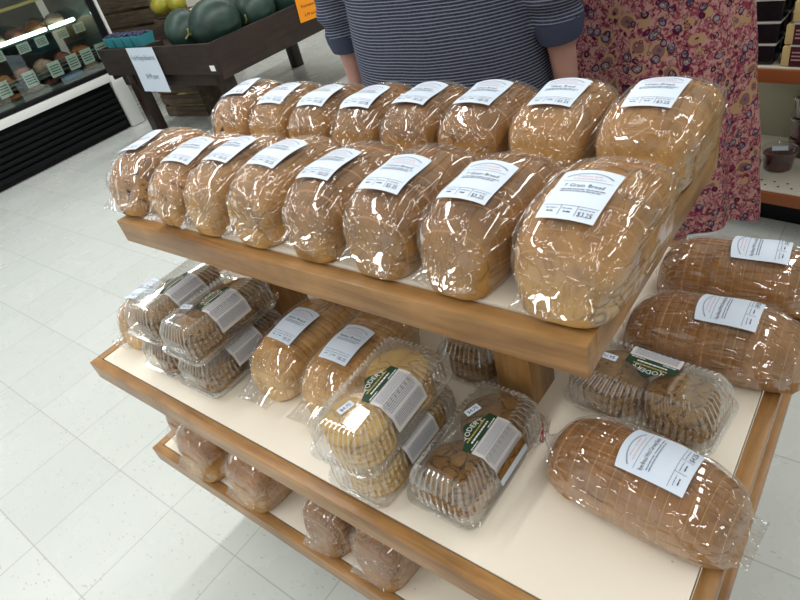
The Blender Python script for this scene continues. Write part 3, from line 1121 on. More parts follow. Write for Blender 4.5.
def cookie_box(name, loc, rz, kind, nlay, label, what, label_seed, sticker=None, with_label=True, ends=('near', 'far'), ext=0.062, photo=False, yoff=0.0, lw=0.072, tilt=0.0):
    rng = random.Random(label_seed * 7 + 3)
    root = empty(name, loc, rz, label, 'cookie box', 'clear cookie boxes on the middle shelf')
    link('tray', TRAY_ME, root)
    link('lid', LID_ME, root)
    if with_label:
        b, p, t = clam_label(label_seed, ext=ext, yoff=yoff, wide=lw)
        bo = link('badge', b, root)
        link('ingredient_panel', p, bo)
        link('label_print', t, bo)
        x_mid_ = 0.021
        if photo:
            ph = MB()
            put_rect(ph, lambda x, y: clam_fn(x, y, 0.0024), x_mid_ + ext - 0.024, x_mid_ + ext, -lw / 2, lw / 2, 0, 4)
            link('cookie_photo', ph.mesh('cookie_photo', [M['ginger']], smooth=False), bo)
            wh = MB()
            put_rect(wh, lambda x, y: clam_fn(x, y, 0.0028), x_mid_ + ext - 0.010, x_mid_ + ext, -lw / 2, lw / 2, 0, 4)
            link('white_strip', wh.mesh('white_strip', [M['paper']], smooth=False), bo)
    if sticker:
        x0, y0, a = sticker
        st, tx = MB(), MB()
        ca, sa = math.cos(a), math.sin(a)
        fn = lambda o: (lambda u, v: Vector((x0 + u * ca - v * sa, y0 + u * sa + v * ca, CH + 0.0022 + o)))
        put_rect(st, fn(0), -0.012, 0.012, -0.006, 0.006)
        so = link('price_sticker', st.mesh('price_sticker', [M['paper']], smooth=False), root)
        put_text(tx, '$4.75', fn(0.0005), 0, -0.0028, width=0.017, size=0.008)
        link('price_print', tx.mesh('price_print', [M['ink']], smooth=False), so)
    R = Matrix.Rotation(rz, 3, 'Z')
    hs = {'sugar': 0.0114, 'ginger': 0.0136, 'choc': 0.0136}[kind]
    for e, sy in ((ends[0], -1), (ends[1], 1)):
        z0 = 0.0022
        for k in range(nlay):
            p = R @ Vector((rng.uniform(-0.0008, 0.0008), sy * (CB - 0.0622) + rng.uniform(-0.0008, 0.0008), z0 + k * hs))
            o = link({'sugar': 'sugar_cookie', 'ginger': 'ginger_cookie', 'choc': 'chocolate_chip_cookie'}[kind], CK[kind][rng.randrange(3)], None, Vector(loc) + p,
                     (rng.uniform(-.02, .02), rng.uniform(-.02, .02), rng.uniform(0, 6)))
            od = NTH[nlay - 1 - k] if k else 'lowest'
            tag(o, '%s cookie, %s in the %s stack of the %s' % ({'sugar': 'golden sugar', 'ginger': 'cracked brown ginger', 'choc': 'chocolate chip'}[kind], od, e, what), 'cookie',
                '%s cookies in clear boxes' % {'sugar': 'sugar', 'ginger': 'ginger', 'choc': 'chocolate chip'}[kind])
    return root


DZ = CH + 0.0035
cookie_box('cookie_box', (-0.497, 0.394, ZM), 0.0, 'sugar', 5, 'lower clear box of sugar cookies, under another at the front of the middle shelf', 'lower sugar cookie box', 1)
cookie_box('cookie_box', (-0.493, 0.384, ZM + DZ), 0.03, 'sugar', 5, 'upper clear box of golden sugar cookies with a green label', 'upper sugar cookie box', 2, (-0.006, -0.056, 1.3))
cookie_box('cookie_box', (-0.368, 0.424, ZM), -0.01, 'ginger', 4, 'clear box of cracked brown ginger cookies beside the sugar cookies', 'ginger cookie box', 3, (-0.018, 0.030, 1.2), photo=True, ext=0.066)
cookie_box('cookie_box', (-0.196, 0.625, ZM), PI / 2 - 0.10, 'choc', 4, 'clear box of chocolate chip cookies between the two rye loaves on the right', 'box between the rye loaves', 4, (0.0, 0.058, 1.6), ends=('right', 'left'))
cookie_box('cookie_box', (-1.064, 0.425, ZM), 0.02, 'choc', 4, 'lower clear cookie box of the leftmost stack on the middle shelf', 'lower box of the leftmost stack', 5)
cookie_box('cookie_box', (-1.068, 0.432, ZM + DZ), 0.03, 'choc', 4, 'upper clear cookie box of the leftmost stack, grey label over its side', 'upper box of the leftmost stack', 6, (-0.02, -0.040, 0.3))
cookie_box('cookie_box', (-0.932, 0.425, ZM), 0.0, 'choc', 4, 'lower clear cookie box of the stack beside the white loaves', 'lower box beside the white loaves', 7)
cookie_box('cookie_box', (-0.934, 0.428, ZM + DZ), 0.0, 'choc', 4, 'upper clear cookie box of the stack beside the white loaves', 'upper box beside the white loaves', 8, (-0.02, -0.040, 0.3))
cookie_box('cookie_box', (-0.478, 0.655, ZM), 0.02, 'choc', 4, 'clear cookie box in the shade behind the sugar cookies, by the post', 'box by the post', 9, with_label=False)

# ------------------------------------------------------------------ the meat case
M['black'] = flat('black_panel', srgb(8, 9, 14), 0.6, spec=0.25)
M['steel'] = flat('brushed_steel', srgb(150, 154, 154), 0.35, 0.8)
M['case_in'] = flat('case_lining', srgb(96, 104, 102), 0.5)
M['led'] = flat('shelf_light_tube', srgb(220, 255, 236), 0.4, emit=9.0)
M['tagp'] = flat('price_tag_card', srgb(206, 218, 206), 0.5)
M['yellow'] = flat('yellow_shelf_edge', srgb(206, 178, 96), 0.4)
case = empty('meat_case', (-5.7, 1.0, 0), 0, 'glass fronted refrigerated meat case with a white base and black grille', 'refrigerated case')
Y0c, Y1c = -2.0, 2.66
cy, cl = (Y0c + Y1c) / 2 - 1.0, Y1c - Y0c
box_obj('base', (-0.085, cy, 0.235), (0.86, cl, 0.46), M['black'], case, 0.004)
fr = MB()
fr.box((0.375, cy - 0.061, 0.442), (0.05, cl - 0.122, 0.066))
fr.box((0.375, Y1c - 1.0 - 0.06, 0.240), (0.05, 0.12, 0.47))
fr.build('front_frame', M['white_metal'], case, bevel=0.003)
gr = MB()
for k in range(7):
    gr.box((0.37, cy - 0.07, 0.065 + k * 0.048), (0.02, cl - 0.14, 0.032), Matrix.Rotation(0.35, 3, 'Y'))
gr.build('grille', M['black'], case, bevel=0.002)
box_obj('sill', (0.36, cy, 0.495), (0.08, cl, 0.03), M['black'], case, 0.003)
box_obj('glass_front', (0.375, cy, 0.96), (0.008, cl, 0.9), M['glass'], case, 0)
ef = MB()
ef.box((0.375, Y1c - 1.0 + 0.03, 0.97), (0.03, 0.05, 0.95))
ef.build('end_post', M['black'], case, bevel=0.003)
box_obj('edge_trim', (0.39, Y1c - 1.0 + 0.075, 0.97), (0.025, 0.02, 0.95), M['white_metal'], case, 0.003)
box_obj('back_panel', (-0.5, cy, 0.95), (0.03, cl, 0.95), M['case_in'], case, 0.002)
box_obj('top_panel', (-0.06, cy, 1.43), (0.9, cl, 0.04), M['white_metal'], case, 0.004)
box_obj('deck', (-0.06, cy, 0.515), (0.8, cl - 0.02, 0.02), M['case_in'], case, 0.002)
box_obj('lower_shelf', (-0.12, cy, 0.60), (0.70, cl - 0.02, 0.015), M['case_in'], case, 0.002)
box_obj('side_panel', (-0.06, Y1c - 1.0 + 0.066, 0.95), (0.80, 0.02, 0.93), M['case_in'], case, 0.002)
rl = MB()
rl.box((0.285, cy, 0.665), (0.012, cl - 0.04, 0.010)); rl.box((0.285, cy, 0.64), (0.012, cl - 0.04, 0.008))
rl.build('tag_rail', M['steel'], case)
box_obj('upper_shelf', (-0.18, cy, 0.875), (0.50, cl - 0.04, 0.015), M['case_in'], case, 0.002)
MB().tube([(0.055, -2.9, 0.898), (0.055, 1.40, 0.898)], 0.014, 10).build('light_tube', M['led'], case)
MB().tube([(0.055, 1.43, 0.898), (0.055, 1.66, 0.898)], 0.014, 10).build('light_tube', M['led'], case)
box_obj('top_shelf_edge', (-0.0, cy, 1.11), (0.03, cl - 0.04, 0.022), M['yellow'], case, 0.002)
box_obj('top_shelf', (-0.24, cy, 1.105), (0.44, cl - 0.04, 0.012), M['case_in'], case, 0.002)


def tag_card(loc, w_, h_, lab, rz=0.0):
    rng = random.Random(int(loc[1] * 1000))
    fn0 = lambda o: (lambda u, v: Vector((o + 0.10 * v, u, v)))
    a, b = MB(), MB()
    put_rect(a, fn0(0.0), -w_ / 2, w_ / 2, -h_, 0, 0)
    a2 = MB().box((0, 0, -h_ / 2), (0.0012, w_, h_))
    me = a2.build('price_tag', M['tagp'], None, loc, (0, 0.12, rz))
    tag(me, lab, 'price tag', 'price tags in the meat case')
    fn = lambda u, v: Vector((0.0014, u, v))
    for k in range(4):
        put_words(b, fn, -w_ * .38, w_ * .38, -h_ * (0.3 + 0.17 * k), h_ * 0.07, rng)
    link('tag_print', b.mesh('tag_print', [M['ink']], smooth=False), me)


PL = ['right end of the lower rail', 'second from the right on the lower rail', 'third from the right on the lower rail', 'fourth from the right on the lower rail', 'fifth from the right on the lower rail', 'at the picture edge on the lower rail']
for i, y in enumerate((2.673, 2.53, 2.40, 2.235, 2.02, 1.80)):
    tag_card((-5.395, y - 0.03, 0.695), 0.10, 0.115, 'small white price tag in the meat case, ' + PL[i], 0.1 * (i % 3 - 1))
for i, y in enumerate((2.79, 2.63, 2.44, 2.285, 2.07)):
    tag_card((-5.605, y - 0.14, 0.868), 0.10, 0.075, 'small white price tag under the case light, ' + ['right end', 'second from the right', 'third from the right', 'fourth from the right', 'fifth from the right'][i], 0.05)


def meat_mat(name, c1, c2):
    m, nt, b = mat(name)
    v = coords(nt, rand=True)
    n = N(nt, 'ShaderNodeTexNoise', Scale=14.0, Detail=4.0)
    L(nt, v, n.inputs['Vector'])
    L(nt, ramp(nt, n.outputs[0], [(0.35, c1), (0.65, c2)]), b.inputs['Base Color'])
    b.inputs['Roughness'].default_value = 0.25
    return m


MEAT = [meat_mat('smoked_meat', srgb(120, 66, 34), srgb(176, 110, 62)), meat_mat('pale_meat', srgb(160, 122, 108), srgb(196, 160, 140)), meat_mat('dark_meat', srgb(84, 40, 34), srgb(130, 74, 58))]
MD = ['orange brown smoked meat', 'pale pink wrapped meat', 'dark red meat']


def lump(seed, r, m):
    sd = Vector((seed * 3.1, seed, seed * 1.7))
    mb = MB().ball((0, 0, 0), r, 12)
    for i, p in enumerate(mb.v):
        p = Vector(p)
        q = p.normalized()
        k = 1 + 0.22 * noise.noise(q * 1.7 + sd) + 0.08 * noise.noise(q * 5 + sd)
        mb.v[i] = (p.x * k, p.y * k, max(p.z * k, -r[2] * 0.75) + r[2] * 0.75)
    return mb.mesh('meat', [m], angle=180)


rng = random.Random(4)
ROWS = [(-5.51, 0.527, 'on the case floor', 0.055, 0.034), (-5.57, 0.609, 'on the lower shelf of the case', 0.10, 0.085), (-5.77, 0.884, 'on the upper shelf of the case', 0.10, 0.075)]
ORD = ['at the right end', 'second from the right', 'third from the right', 'fourth from the right', 'fifth from the right', 'sixth from the right', 'seventh from the right']
for X, z, where, rx, rz_ in ROWS:
    for k in range(7):
        mi = (k * 2 + int(z * 100)) % 3 if not (z > 0.6 and z < 0.7) else (0, 2, 1, 0, 0, 1, 2)[k]
        o = link('meat_pack', lump(k + int(z * 50), (rx, 0.076, rz_ * 0.72), MEAT[mi]), None, (X, 2.545 - k * 0.175, z))
        tag(o, '%s pack %s, %s' % (MD[mi], where, ORD[k]), 'meat pack', 'meat packs in the glass case')
o = MB().box((0, 0, 0.02), (0.08, 0.16, 0.04)).build('meat_tray', flat('blue_tray', srgb(70, 110, 150), 0.3), None, (-5.395, 2.30, 0.527), (0, 0, 0.1), bevel=0.006)
tag(o, 'small blue tray on the floor of the meat case', 'tray')

# ------------------------------------------------------------------ melon table
TZ = 0.724
tb = empty('melon_table', (-3.43, 2.33, 0), 0, 'dark stained wooden produce table holding watermelons and berries', 'table')
TW, TL_, TB_ = 1.42, 1.75, 0.19
box_obj('front_board', (-TW / 2, 0.0125, TZ - TB_ / 2), (TW, 0.025, TB_), M['dark_x'], tb)
box_obj('back_board', (-TW / 2, TL_ - 0.0125, TZ - TB_ / 2), (TW, 0.025, TB_), M['dark_x'], tb)
for x in (-0.0125, -TW + 0.0125):
    box_obj('side_board', (x, TL_ / 2, TZ - TB_ / 2 - 0.02), (0.025, TL_ - 0.05, TB_ + 0.04), M['dark_y'], tb)
box_obj('tray_floor', (-TW / 2, TL_ / 2, TZ - 0.115), (TW - 0.05, TL_ - 0.05, 0.02), M['dark_y'], tb)
box_obj('apron', (-TW / 2, 0.06, TZ - TB_ - 0.045), (TW - 0.2, 0.03, 0.09), M['dark_x'], tb)
for y in (0.075, TL_ - 0.075):
    box_obj('leg', (-0.07, y, (TZ - TB_) / 2), (0.09, 0.09, TZ - TB_), M['dark_z'], tb)
    box_obj('leg', (-TW + 0.24, y, (TZ - TB_) / 2), (0.09, 0.09, TZ - TB_), M['dark_z'], tb)
sg = MB()
put_rect(sg, lambda x, y: (x, 0, y), -0.02, 0.02, -0.012, 0.012)
so = MB().box((0, 0, 0), (0.05, 0.002, 0.035)).build('small_tag', M['white_print'], tb, (-0.05, -0.001, TZ - 0.15))
# hanging white sign
fnS = lambda u, v: Vector((u - 0.03 * v * 0, -0.004 - 0.05 * max(0, -v - 0.16) ** 1.2 - 0.004 * math.sin(u * 9), v))
sgn = MB()
sgn.quad_grid([[fnS(-0.18 + 0.36 * i / 12, -0.31 * j / 12) for i in range(13)] for j in range(13)], False)
so = sgn.build('paper_sign', M['paper'], None, (-4.235, 2.327, TZ + 0.005), None, angle=180)
tag(so, 'white paper sign hanging on the front of the dark table', 'sign')
fT = lambda u, v: fnS(u, v) + Vector((0, -0.002, 0))
for txt, x, y, w_ in (('Fresh Michigan Blueberries', 0, -0.085, 0.31), ('$4.99 quart', 0.02, -0.215, 0.17)):
    tx = MB()
    put_text(tx, txt, fT, x, y, width=w_, size=0.05)
    link('sign_print', tx.mesh('sign_print', [M['ink_soft']], smooth=False), so)
M['orange'] = flat('orange_card', srgb(242, 150, 20), 0.5)
og = MB().box((0, 0, 0), (0.003, 0.21, 0.15)).build('orange_sign', M['orange'], None, (-3.427, 3.235, TZ - 0.055), (-0.06, 0, 0))
tag(og, 'orange price card on the side of the dark melon table', 'sign')
M['brown_ink'] = flat('brown_ink', srgb(120, 60, 10), 0.6)
for txt, x, y, w_ in (('Watermelons', 0, 0.012, 0.14), ('6.99 each', 0.01, -0.045, 0.12)):
    tx = MB()
    put_text(tx, txt, lambda u, v: Vector((0.0025, u, v)), x, y, width=w_, size=0.03)
    link('sign_print', tx.mesh('sign_print', [M['brown_ink']], smooth=False), og)


def melon_mat(name, c1, c2, sc_):
    m, nt, b = mat(name)
    v = coords(nt, rand=True)
    n = N(nt, 'ShaderNodeTexNoise', Scale=sc_, Detail=4.0)
    L(nt, v, n.inputs['Vector'])
    L(nt, ramp(nt, n.outputs[0], [(0.35, c1), (0.7, c2)]), b.inputs['Base Color'])
    b.inputs['Roughness'].default_value = 0.4
    return m


M['melon'] = melon_mat('watermelon_rind', srgb(26, 46, 42), srgb(46, 74, 64), 9)
M['cantaloupe'] = melon_mat('cantaloupe_rind', srgb(206, 178, 122), srgb(226, 204, 152), 60)
M['stem'] = flat('dry_stem', srgb(170, 160, 100), 0.7)
TF = TZ - 0.10


def melon(loc, r, rot, lab, m='melon', name='watermelon', stem=True, grp='watermelons on the dark table'):
    mb = MB().ball((0, 0, 0), (r, r * 1.12, r), 18)
    root = mb.build(name, M[m], None, (loc[0], loc[1], TF + r * 1.0 + (loc[2] if len(loc) > 2 else 0)), rot, angle=180)
    tag(root, lab, 'melon', grp)
    if stem:
        MB().tube([(0, -r * 1.1, 0), (0.01, -r * 1.2, 0.01), (0.03, -r * 1.22, 0.03), (0.035, -r * 1.2, 0.06)], [0.009, 0.006, 0.005, 0.005], 8).build('stem', M['stem'], root)


melon((-3.955, 2.555), 0.135, (0.2, 0, 0.9), 'dark green watermelon beside the berry boxes, nearest the white sign')
melon((-3.625, 2.575), 0.155, (0.1, 0.3, -0.4), 'large dark green watermelon at the front corner of the dark table')
melon((-3.61, 2.915), 0.142, (0.3, 0, 0.3), 'dark green watermelon second along the right side of the dark table')
melon((-3.61, 3.235), 0.142, (0.1, 0, -0.4), 'dark green watermelon third along the right side of the dark table, by the orange card', stem=False)
melon((-3.62, 3.555), 0.142, (0.1, 0, 0.4), 'dark green watermelon fourth along the right side, partly behind the shopper in stripes', stem=False)
melon((-3.925, 2.91), 0.128, (0.1, 0.2, 0.2), 'dark green watermelon in the second row, behind the corner one', stem=False)
melon((-4.23, 2.88), 0.105, (0, 0, 0), 'pale tan cantaloupe behind the watermelons, left one', 'cantaloupe', 'cantaloupe', False, 'cantaloupes behind the watermelons')
melon((-4.23, 3.13), 0.105, (0, 0, 0), 'pale tan cantaloupe behind the watermelons, right one', 'cantaloupe', 'cantaloupe', False, 'cantaloupes behind the watermelons')

M['teal'] = flat('teal_pulp_carton', srgb(62, 148, 160), 0.7)
M['berry'] = melon_mat('blueberry_skin', srgb(30, 36, 66), srgb(58, 66, 104), 60)
bmesh_berry = MB().ball((0, 0, 0), 0.0085, 6).mesh('blueberry', [M['berry']], angle=180)


def carton(x, y, lab, where):
    root = MB()
    a, b, h = 0.062, 0.062, 0.072
    root.quad_grid([[(sx * (a - t), sy * (b - t), z) for sx, sy in ((-1, -1), (1, -1), (1, 1), (-1, 1))] for t, z in ((0.012, 0.0), (0.0, h), (0.003, h), (0.015, 0.004))], True, 0, True, True)
    rib = root
    for k in range(-3, 4):
        for s in (-1, 1):
            rib.box((k * 0.016, s * (b - 0.005), h * 0.5), (0.004, 0.004, h * .8), Matrix.Rotation(-s * 0.16, 3, 'X'))
    o = rib.build('berry_carton', M['teal'], None, (x, y, TZ - 0.01), None, angle=30)
    tag(o, lab, 'carton', 'teal berry cartons on the dark table')
    pile = MB()
    r2 = random.Random(int(x * 100))
    for i in range(60):
        bx, by = r2.uniform(-.05, .05), r2.uniform(-.05, .05)
        pile.ball((bx, by, 0.066 + 0.016 * (1 - (bx * bx + by * by) / .005) + r2.uniform(-.002, .004)), 0.0085, 5)
    po = pile.build('blueberries', M['berry'], None, (x, y, TZ - 0.01), None, angle=180)
    tag(po, 'blueberries heaped in the teal carton ' + where, 'blueberries', None, 'stuff')


box_obj('carton_riser', (-4.55 + 3.43, 2.46 - 2.33, TZ - 0.055), (0.56, 0.17, 0.086), M['dark_x'], tb)
for k, x in enumerate((-4.745, -4.615, -4.485, -4.355)):
    carton(x, 2.455, 'teal pulp carton of blueberries, ' + ['leftmost of the row', 'second from the left of the row', 'second from the right of the row', 'rightmost of the row, beside the watermelon'][k],
           ['at the left end', 'second from the left', 'second from the right', 'beside the watermelon'][k])


def crate(loc, sx, sy, sz, rot, lab, nslat=3, slots=False):
    root = empty('wooden_crate', loc, 0, lab, 'crate', 'weathered wooden crates')
    root.rotation_euler = rot
    for nm, c, s in (('end_panel', (sx / 2, 0, sz / 2), (0.02, sy, sz)), ('end_panel', (-sx / 2, 0, sz / 2), (0.02, sy, sz)), ('crate_floor', (0, 0, 0.012), (sx - .02, sy, 0.02))):
        box_obj(nm, c, s, M['crate'], root)
    hs = sz / nslat
    for s_ in (-1, 1):
        for k in range(nslat):
            box_obj('slat', (0, s_ * sy / 2, hs * (k + 0.5)), (sx + 0.03, 0.014, hs * 0.82), M['crate'], root)
    return root


crate((-4.83, 2.98, 0), 0.5, 0.34, 0.30, (0, 0, 0.1), 'weathered wooden crate standing on the floor under the dark table')
strw = MB().box((0, 0, 0), (0.46, 0.31, 0.12)).build('straw', melon_mat('straw_fill', srgb(150, 128, 84), srgb(186, 160, 108), 90), None, (-4.83, 2.98, 0.085), (0, 0, 0.1))
tag(strw, 'straw filling the crate under the dark table', 'straw', None, 'stuff')
crate((-6.42, 3.75, 0), 0.80, 0.45, 1.20, (0, 0, 0.15), 'tall weathered slatted crate past the end of the meat case', 8)
M['pepper'] = melon_mat('squash_skin', srgb(150, 160, 50), srgb(208, 190, 70), 20)
for k, (x, y, nm) in enumerate(((-5.83, 3.62, 'left'), (-5.62, 3.66, 'right'))):
    o = MB().ball((0, 0, 0), (0.085, 0.11, 0.085), 12).build('squash', M['pepper'], None, (x, y, 0.745), (0, 0, 0.5 * k), angle=180)
    tag(o, 'yellow green squash on the far crate, %s one of the two' % nm, 'squash', 'squashes on the far crate')
cr2 = crate((-5.62, 3.72, 0), 0.5, 0.40, 0.65, (0, 0, 0.1), 'shorter slatted crate holding yellow green squashes behind the berry cartons', 5)
box_obj('crate_lid', (0, 0, 0.648), (0.46, 0.36, 0.006), M['crate'], cr2)

# ------------------------------------------------------------------ gondola on the right
M['gond'] = flat('shelf_enamel', srgb(214, 210, 196), 0.4)
M['gback'] = flat('shelf_back', srgb(150, 146, 124), 0.6)
M['gedge'] = flat('orange_brown_edge', srgb(150, 84, 44), 0.45)
go = empty('store_shelf', (-0.30, 2.155, 0), -0.16, 'low store shelving with orange brown edges behind the shoppers', 'shelf')
GX0, GX1, GD = -0.45, 1.3, 0.42
gc, gw = (GX0 + GX1) / 2, GX1 - GX0
box_obj('kick_base', (gc, GD / 2 + 0.05, 0.065), (gw, GD - 0.1, 0.13), M['black'], go)
box_obj('back_panel', (gc, GD + 0.01, 0.65), (gw, 0.02, 1.3), M['gback'], go)
for z, d, nm in ((0.175, GD, 'lower_shelf'), (0.60, GD, 'upper_shelf'), (0.98, GD - 0.06, 'top_shelf')):
    s = box_obj(nm, (gc, GD - d / 2, z - 0.012), (gw, d, 0.024), M['gond'], go)
    box_obj('shelf_edge', (0, -d / 2 - 0.006, -0.012), (gw, 0.012, 0.042), M['gedge'], s)
    if z < 0.3:
        hl = MB()
        for r_ in range(2):
            for k in range(40):
                hl.lathe([(0.0045, 0.0123), (0.0001, 0.0124)], (-gw / 2 + 0.02 + k * 0.042 + 0.02 * r_, -d / 2 + 0.035 + 0.03 * r_, 0), 8)
        hl.build('peg_holes', M['black'], s)


def gl(x, y):
    v = Matrix.Rotation(-0.16, 3, 'Z') @ Vector((x, y, 0))
    return (go.location.x + v.x, go.location.y + v.y)


M['cream'] = flat('cream_block', srgb(214, 192, 132), 0.5)
M['maroon'] = flat('maroon_label', srgb(74, 30, 38), 0.4)
M['blackbox'] = flat('glossy_black_box', srgb(22, 22, 28), 0.2)
M['whitelid'] = flat('white_card', srgb(200, 200, 196), 0.4)
M['blueclip'] = flat('blue_plastic', srgb(30, 110, 190), 0.4)


def soap(x, y, z, lab, dark=False):
    X, Y = gl(x, y)
    w_, d_, h_ = 0.094, 0.07, 0.058
    if not dark:
        o = MB().box((0, 0, h_ / 2), (w_, d_, h_)).build('wrapped_bar', M['cream'], None, (X, Y, z), (0, 0, -0.16), bevel=0.004)
        box_obj('paper_sleeve', (0.002, 0, h_ / 2), (0.052, d_ + 0.003, h_ + 0.002), M['maroon'], o, 0.002)
        box_obj('sleeve_top', (0.002, 0, h_ + 0.002), (0.060, d_ + 0.004, 0.003), M['whitelid'], o, 0)
        t = MB()
        rg = random.Random(int(z * 997 + x * 51))
        for k in range(3):
            put_words(t, lambda u, v: Vector((u, -d_ / 2 - 0.003, v)), -0.018, 0.02, 0.018 + 0.011 * k, 0.004, rg)
        link('sleeve_print', t.mesh('sleeve_print', [M['ink_pink']], smooth=False), o)
        tag(o, lab, 'packaged bar', 'cream bars with maroon sleeves')
    else:
        o = MB().box((0, 0, h_ / 2), (0.075, d_, h_)).build('black_carton', M['blackbox'], None, (X, Y, z), (0, 0, -0.10), bevel=0.004)
        box_obj('carton_lid', (0, 0, h_ + 0.002), (0.079, d_ + 0.004, 0.006), M['whitelid'], o, 0.001)
        tag(o, lab, 'carton', 'black cartons on the upper shelf')


LV = ['bottom', 'second', 'third', 'top']
for c_, (x, y) in enumerate(((0.035, 0.045), (0.155, 0.05), (0.27, 0.06))):
    for k in range(4 if c_ else 3):
        soap(x + 0.012 * (k > 1) * (c_ == 0), y + 0.006 * k, 0.6025 + 0.0625 * k,
             'cream bar with a maroon sleeve, %s of the %s pile' % (LV[k], ['first full', 'second', 'third'][c_]))
for r_, (x, y) in enumerate(((-0.075, 0.05), (-0.085, 0.15), (0.0, 0.16), (0.105, 0.17))):
    for k in range(4 if r_ else 3):
        soap(x + 0.004 * k, y, 0.6025 + 0.0655 * k, 'black carton with a pale lid, %s of the pile %s' % (LV[k], ['next to the dress', 'second back from the dress', 'behind the first bars', 'behind the second bars'][r_]), True)
X, Y = gl(-0.075, 0.07)
o = MB().box((0, 0, 0.012), (0.05, 0.05, 0.024)).build('blue_packet', M['blueclip'], None, (X, Y, 0.6025 + 0.0655 * 3), (0, 0, 0.3), bevel=0.006)
tag(o, 'small blue packet on the black cartons beside the dress', 'packet')
M['jam'] = meat_mat('dark_red_filling', srgb(60, 14, 22), srgb(96, 28, 34))


def tub(x, y, z, lab):
    X, Y = gl(x, y)
    root = empty('clear_tub', (X, Y, z), 0.2, lab, 'tub', 'tubs of dark red spread')
    MB().lathe([(0.044, 0.002), (0.052, 0.058), (0.0001, 0.060)], n=28).build('filling', M['jam'], root)
    MB().lathe([(0.046, 0.0), (0.055, 0.066), (0.060, 0.068), (0.060, 0.072)], n=32, cap1=False).build('tub_wall', M['tub_film'], root, angle=50)
    l = MB().lathe([(0.061, 0.068), (0.061, 0.0745), (0.056, 0.0745), (0.054, 0.0715), (0.0001, 0.0715)], n=32, cap0=False).build('lid', M['tub_film'], root, angle=50)
    box_obj('lid_label', (0, 0.005, 0.0728), (0.05, 0.035, 0.001), M['paper'], l, 0)


tub(-0.020, 0.170, 0.176, 'tub of dark red spread in front of the stacked tubs, white lid label')
tub(-0.100, 0.075, 0.176, 'clear tub of dark red spread half hidden by the dress')
for k in range(3):
    tub(0.018, 0.300, 0.176 + 0.0755 * k, 'tub of dark red spread at the back of the lower shelf, %s one' % ['bottom', 'middle', 'top'][k])

# ------------------------------------------------------------------ shoppers
def remesh(mb, name, mats, voxel, sm=4):
    me = mb.mesh(name + '_raw', mats if isinstance(mats, list) else [mats], angle=180)
    o = bpy.data.objects.new(name, me)
    COL.objects.link(o)
    r = o.modifiers.new('r', 'REMESH')
    r.mode = 'VOXEL'
    r.voxel_size = voxel
    r.use_smooth_shade = True
    s = o.modifiers.new('s', 'SMOOTH')
    s.factor = 0.5
    s.iterations = sm
    dg = bpy.context.evaluated_depsgraph_get()
    out = bpy.data.meshes.new_from_object(o.evaluated_get(dg))
    bpy.data.objects.remove(o)
    bpy.data.meshes.remove(me)
    out.name = name
    out.polygons.foreach_set('use_smooth', [True] * len(out.polygons))
    return out


def skin_mat(name, col):
    m, nt, b = mat(name)
    v = coords(nt)
    n = N(nt, 'ShaderNodeTexNoise', Scale=30.0, Detail=4.0)
    L(nt, v, n.inputs['Vector'])
    L(nt, ramp(nt, n.outputs[0], [(0.3, tuple(k * 0.85 for k in col)), (0.7, col)]), b.inputs['Base Color'])
    b.inputs['Roughness'].default_value = 0.5
    b.inputs['Subsurface Weight'].default_value = 0.1
    b.inputs['Subsurface Radius'].default_value = (0.01, 0.004, 0.002)
    return m


M['skin'] = skin_mat('skin', srgb(178, 134, 122))
M['eye'] = flat('eye_white', srgb(230, 226, 220), 0.2)
M['iris'] = flat('dark_iris', srgb(50, 36, 28), 0.2)


def dense(pts, rad, k=4):
    P, Rr = [], []
    for i in range(len(pts) - 1):
        for j in range(k):
            t = j / k
            t2 = t * t * (3 - 2 * t)
            P.append(Vector(pts[i]).lerp(Vector(pts[i + 1]), t))
            a, b = rad[i], rad[i + 1]
            if isinstance(a, tuple):
                Rr.append((a[0] + (b[0] - a[0]) * t2, a[1] + (b[1] - a[1]) * t2))
            else:
                Rr.append(a + (b - a) * t2)
    P.append(Vector(pts[-1])); Rr.append(rad[-1])
    return P, Rr


def limb(mb, pts, rad, n=14):
    P, Rr = dense(pts, rad)
    mb.tube(P, Rr, n)
    for p, r in ((P[0], Rr[0]), (P[-1], Rr[-1])):
        q = r if not isinstance(r, tuple) else min(r)
        mb.ball(p, q, 8)


def ell_loft(mb, secs, n=40, mi=0):
    """secs: (z, cx, cy, rx, ry)"""
    rows = []
    for z, cx, cy, rx, ry in secs:
        row = []
        for k in range(n):
            a = 2 * PI * k / n
            ca, sa = math.cos(a), math.sin(a)
            e = 0.86
            row.append((cx + rx * math.copysign(abs(ca) ** e, ca), cy + ry * math.copysign(abs(sa) ** e, sa), z))
        rows.append(row)
    mb.quad_grid(rows, True, mi, True, True)


def interp_secs(secs, k=5):
    out = []
    for a, b in zip(secs, secs[1:]):
        for j in range(k):
            t = j / k
            t2 = t * t * (3 - 2 * t)
            out.append(tuple(a[i] + (b[i] - a[i]) * (t if i == 0 else t2) for i in range(5)))
    out.append(secs[-1])
    return out


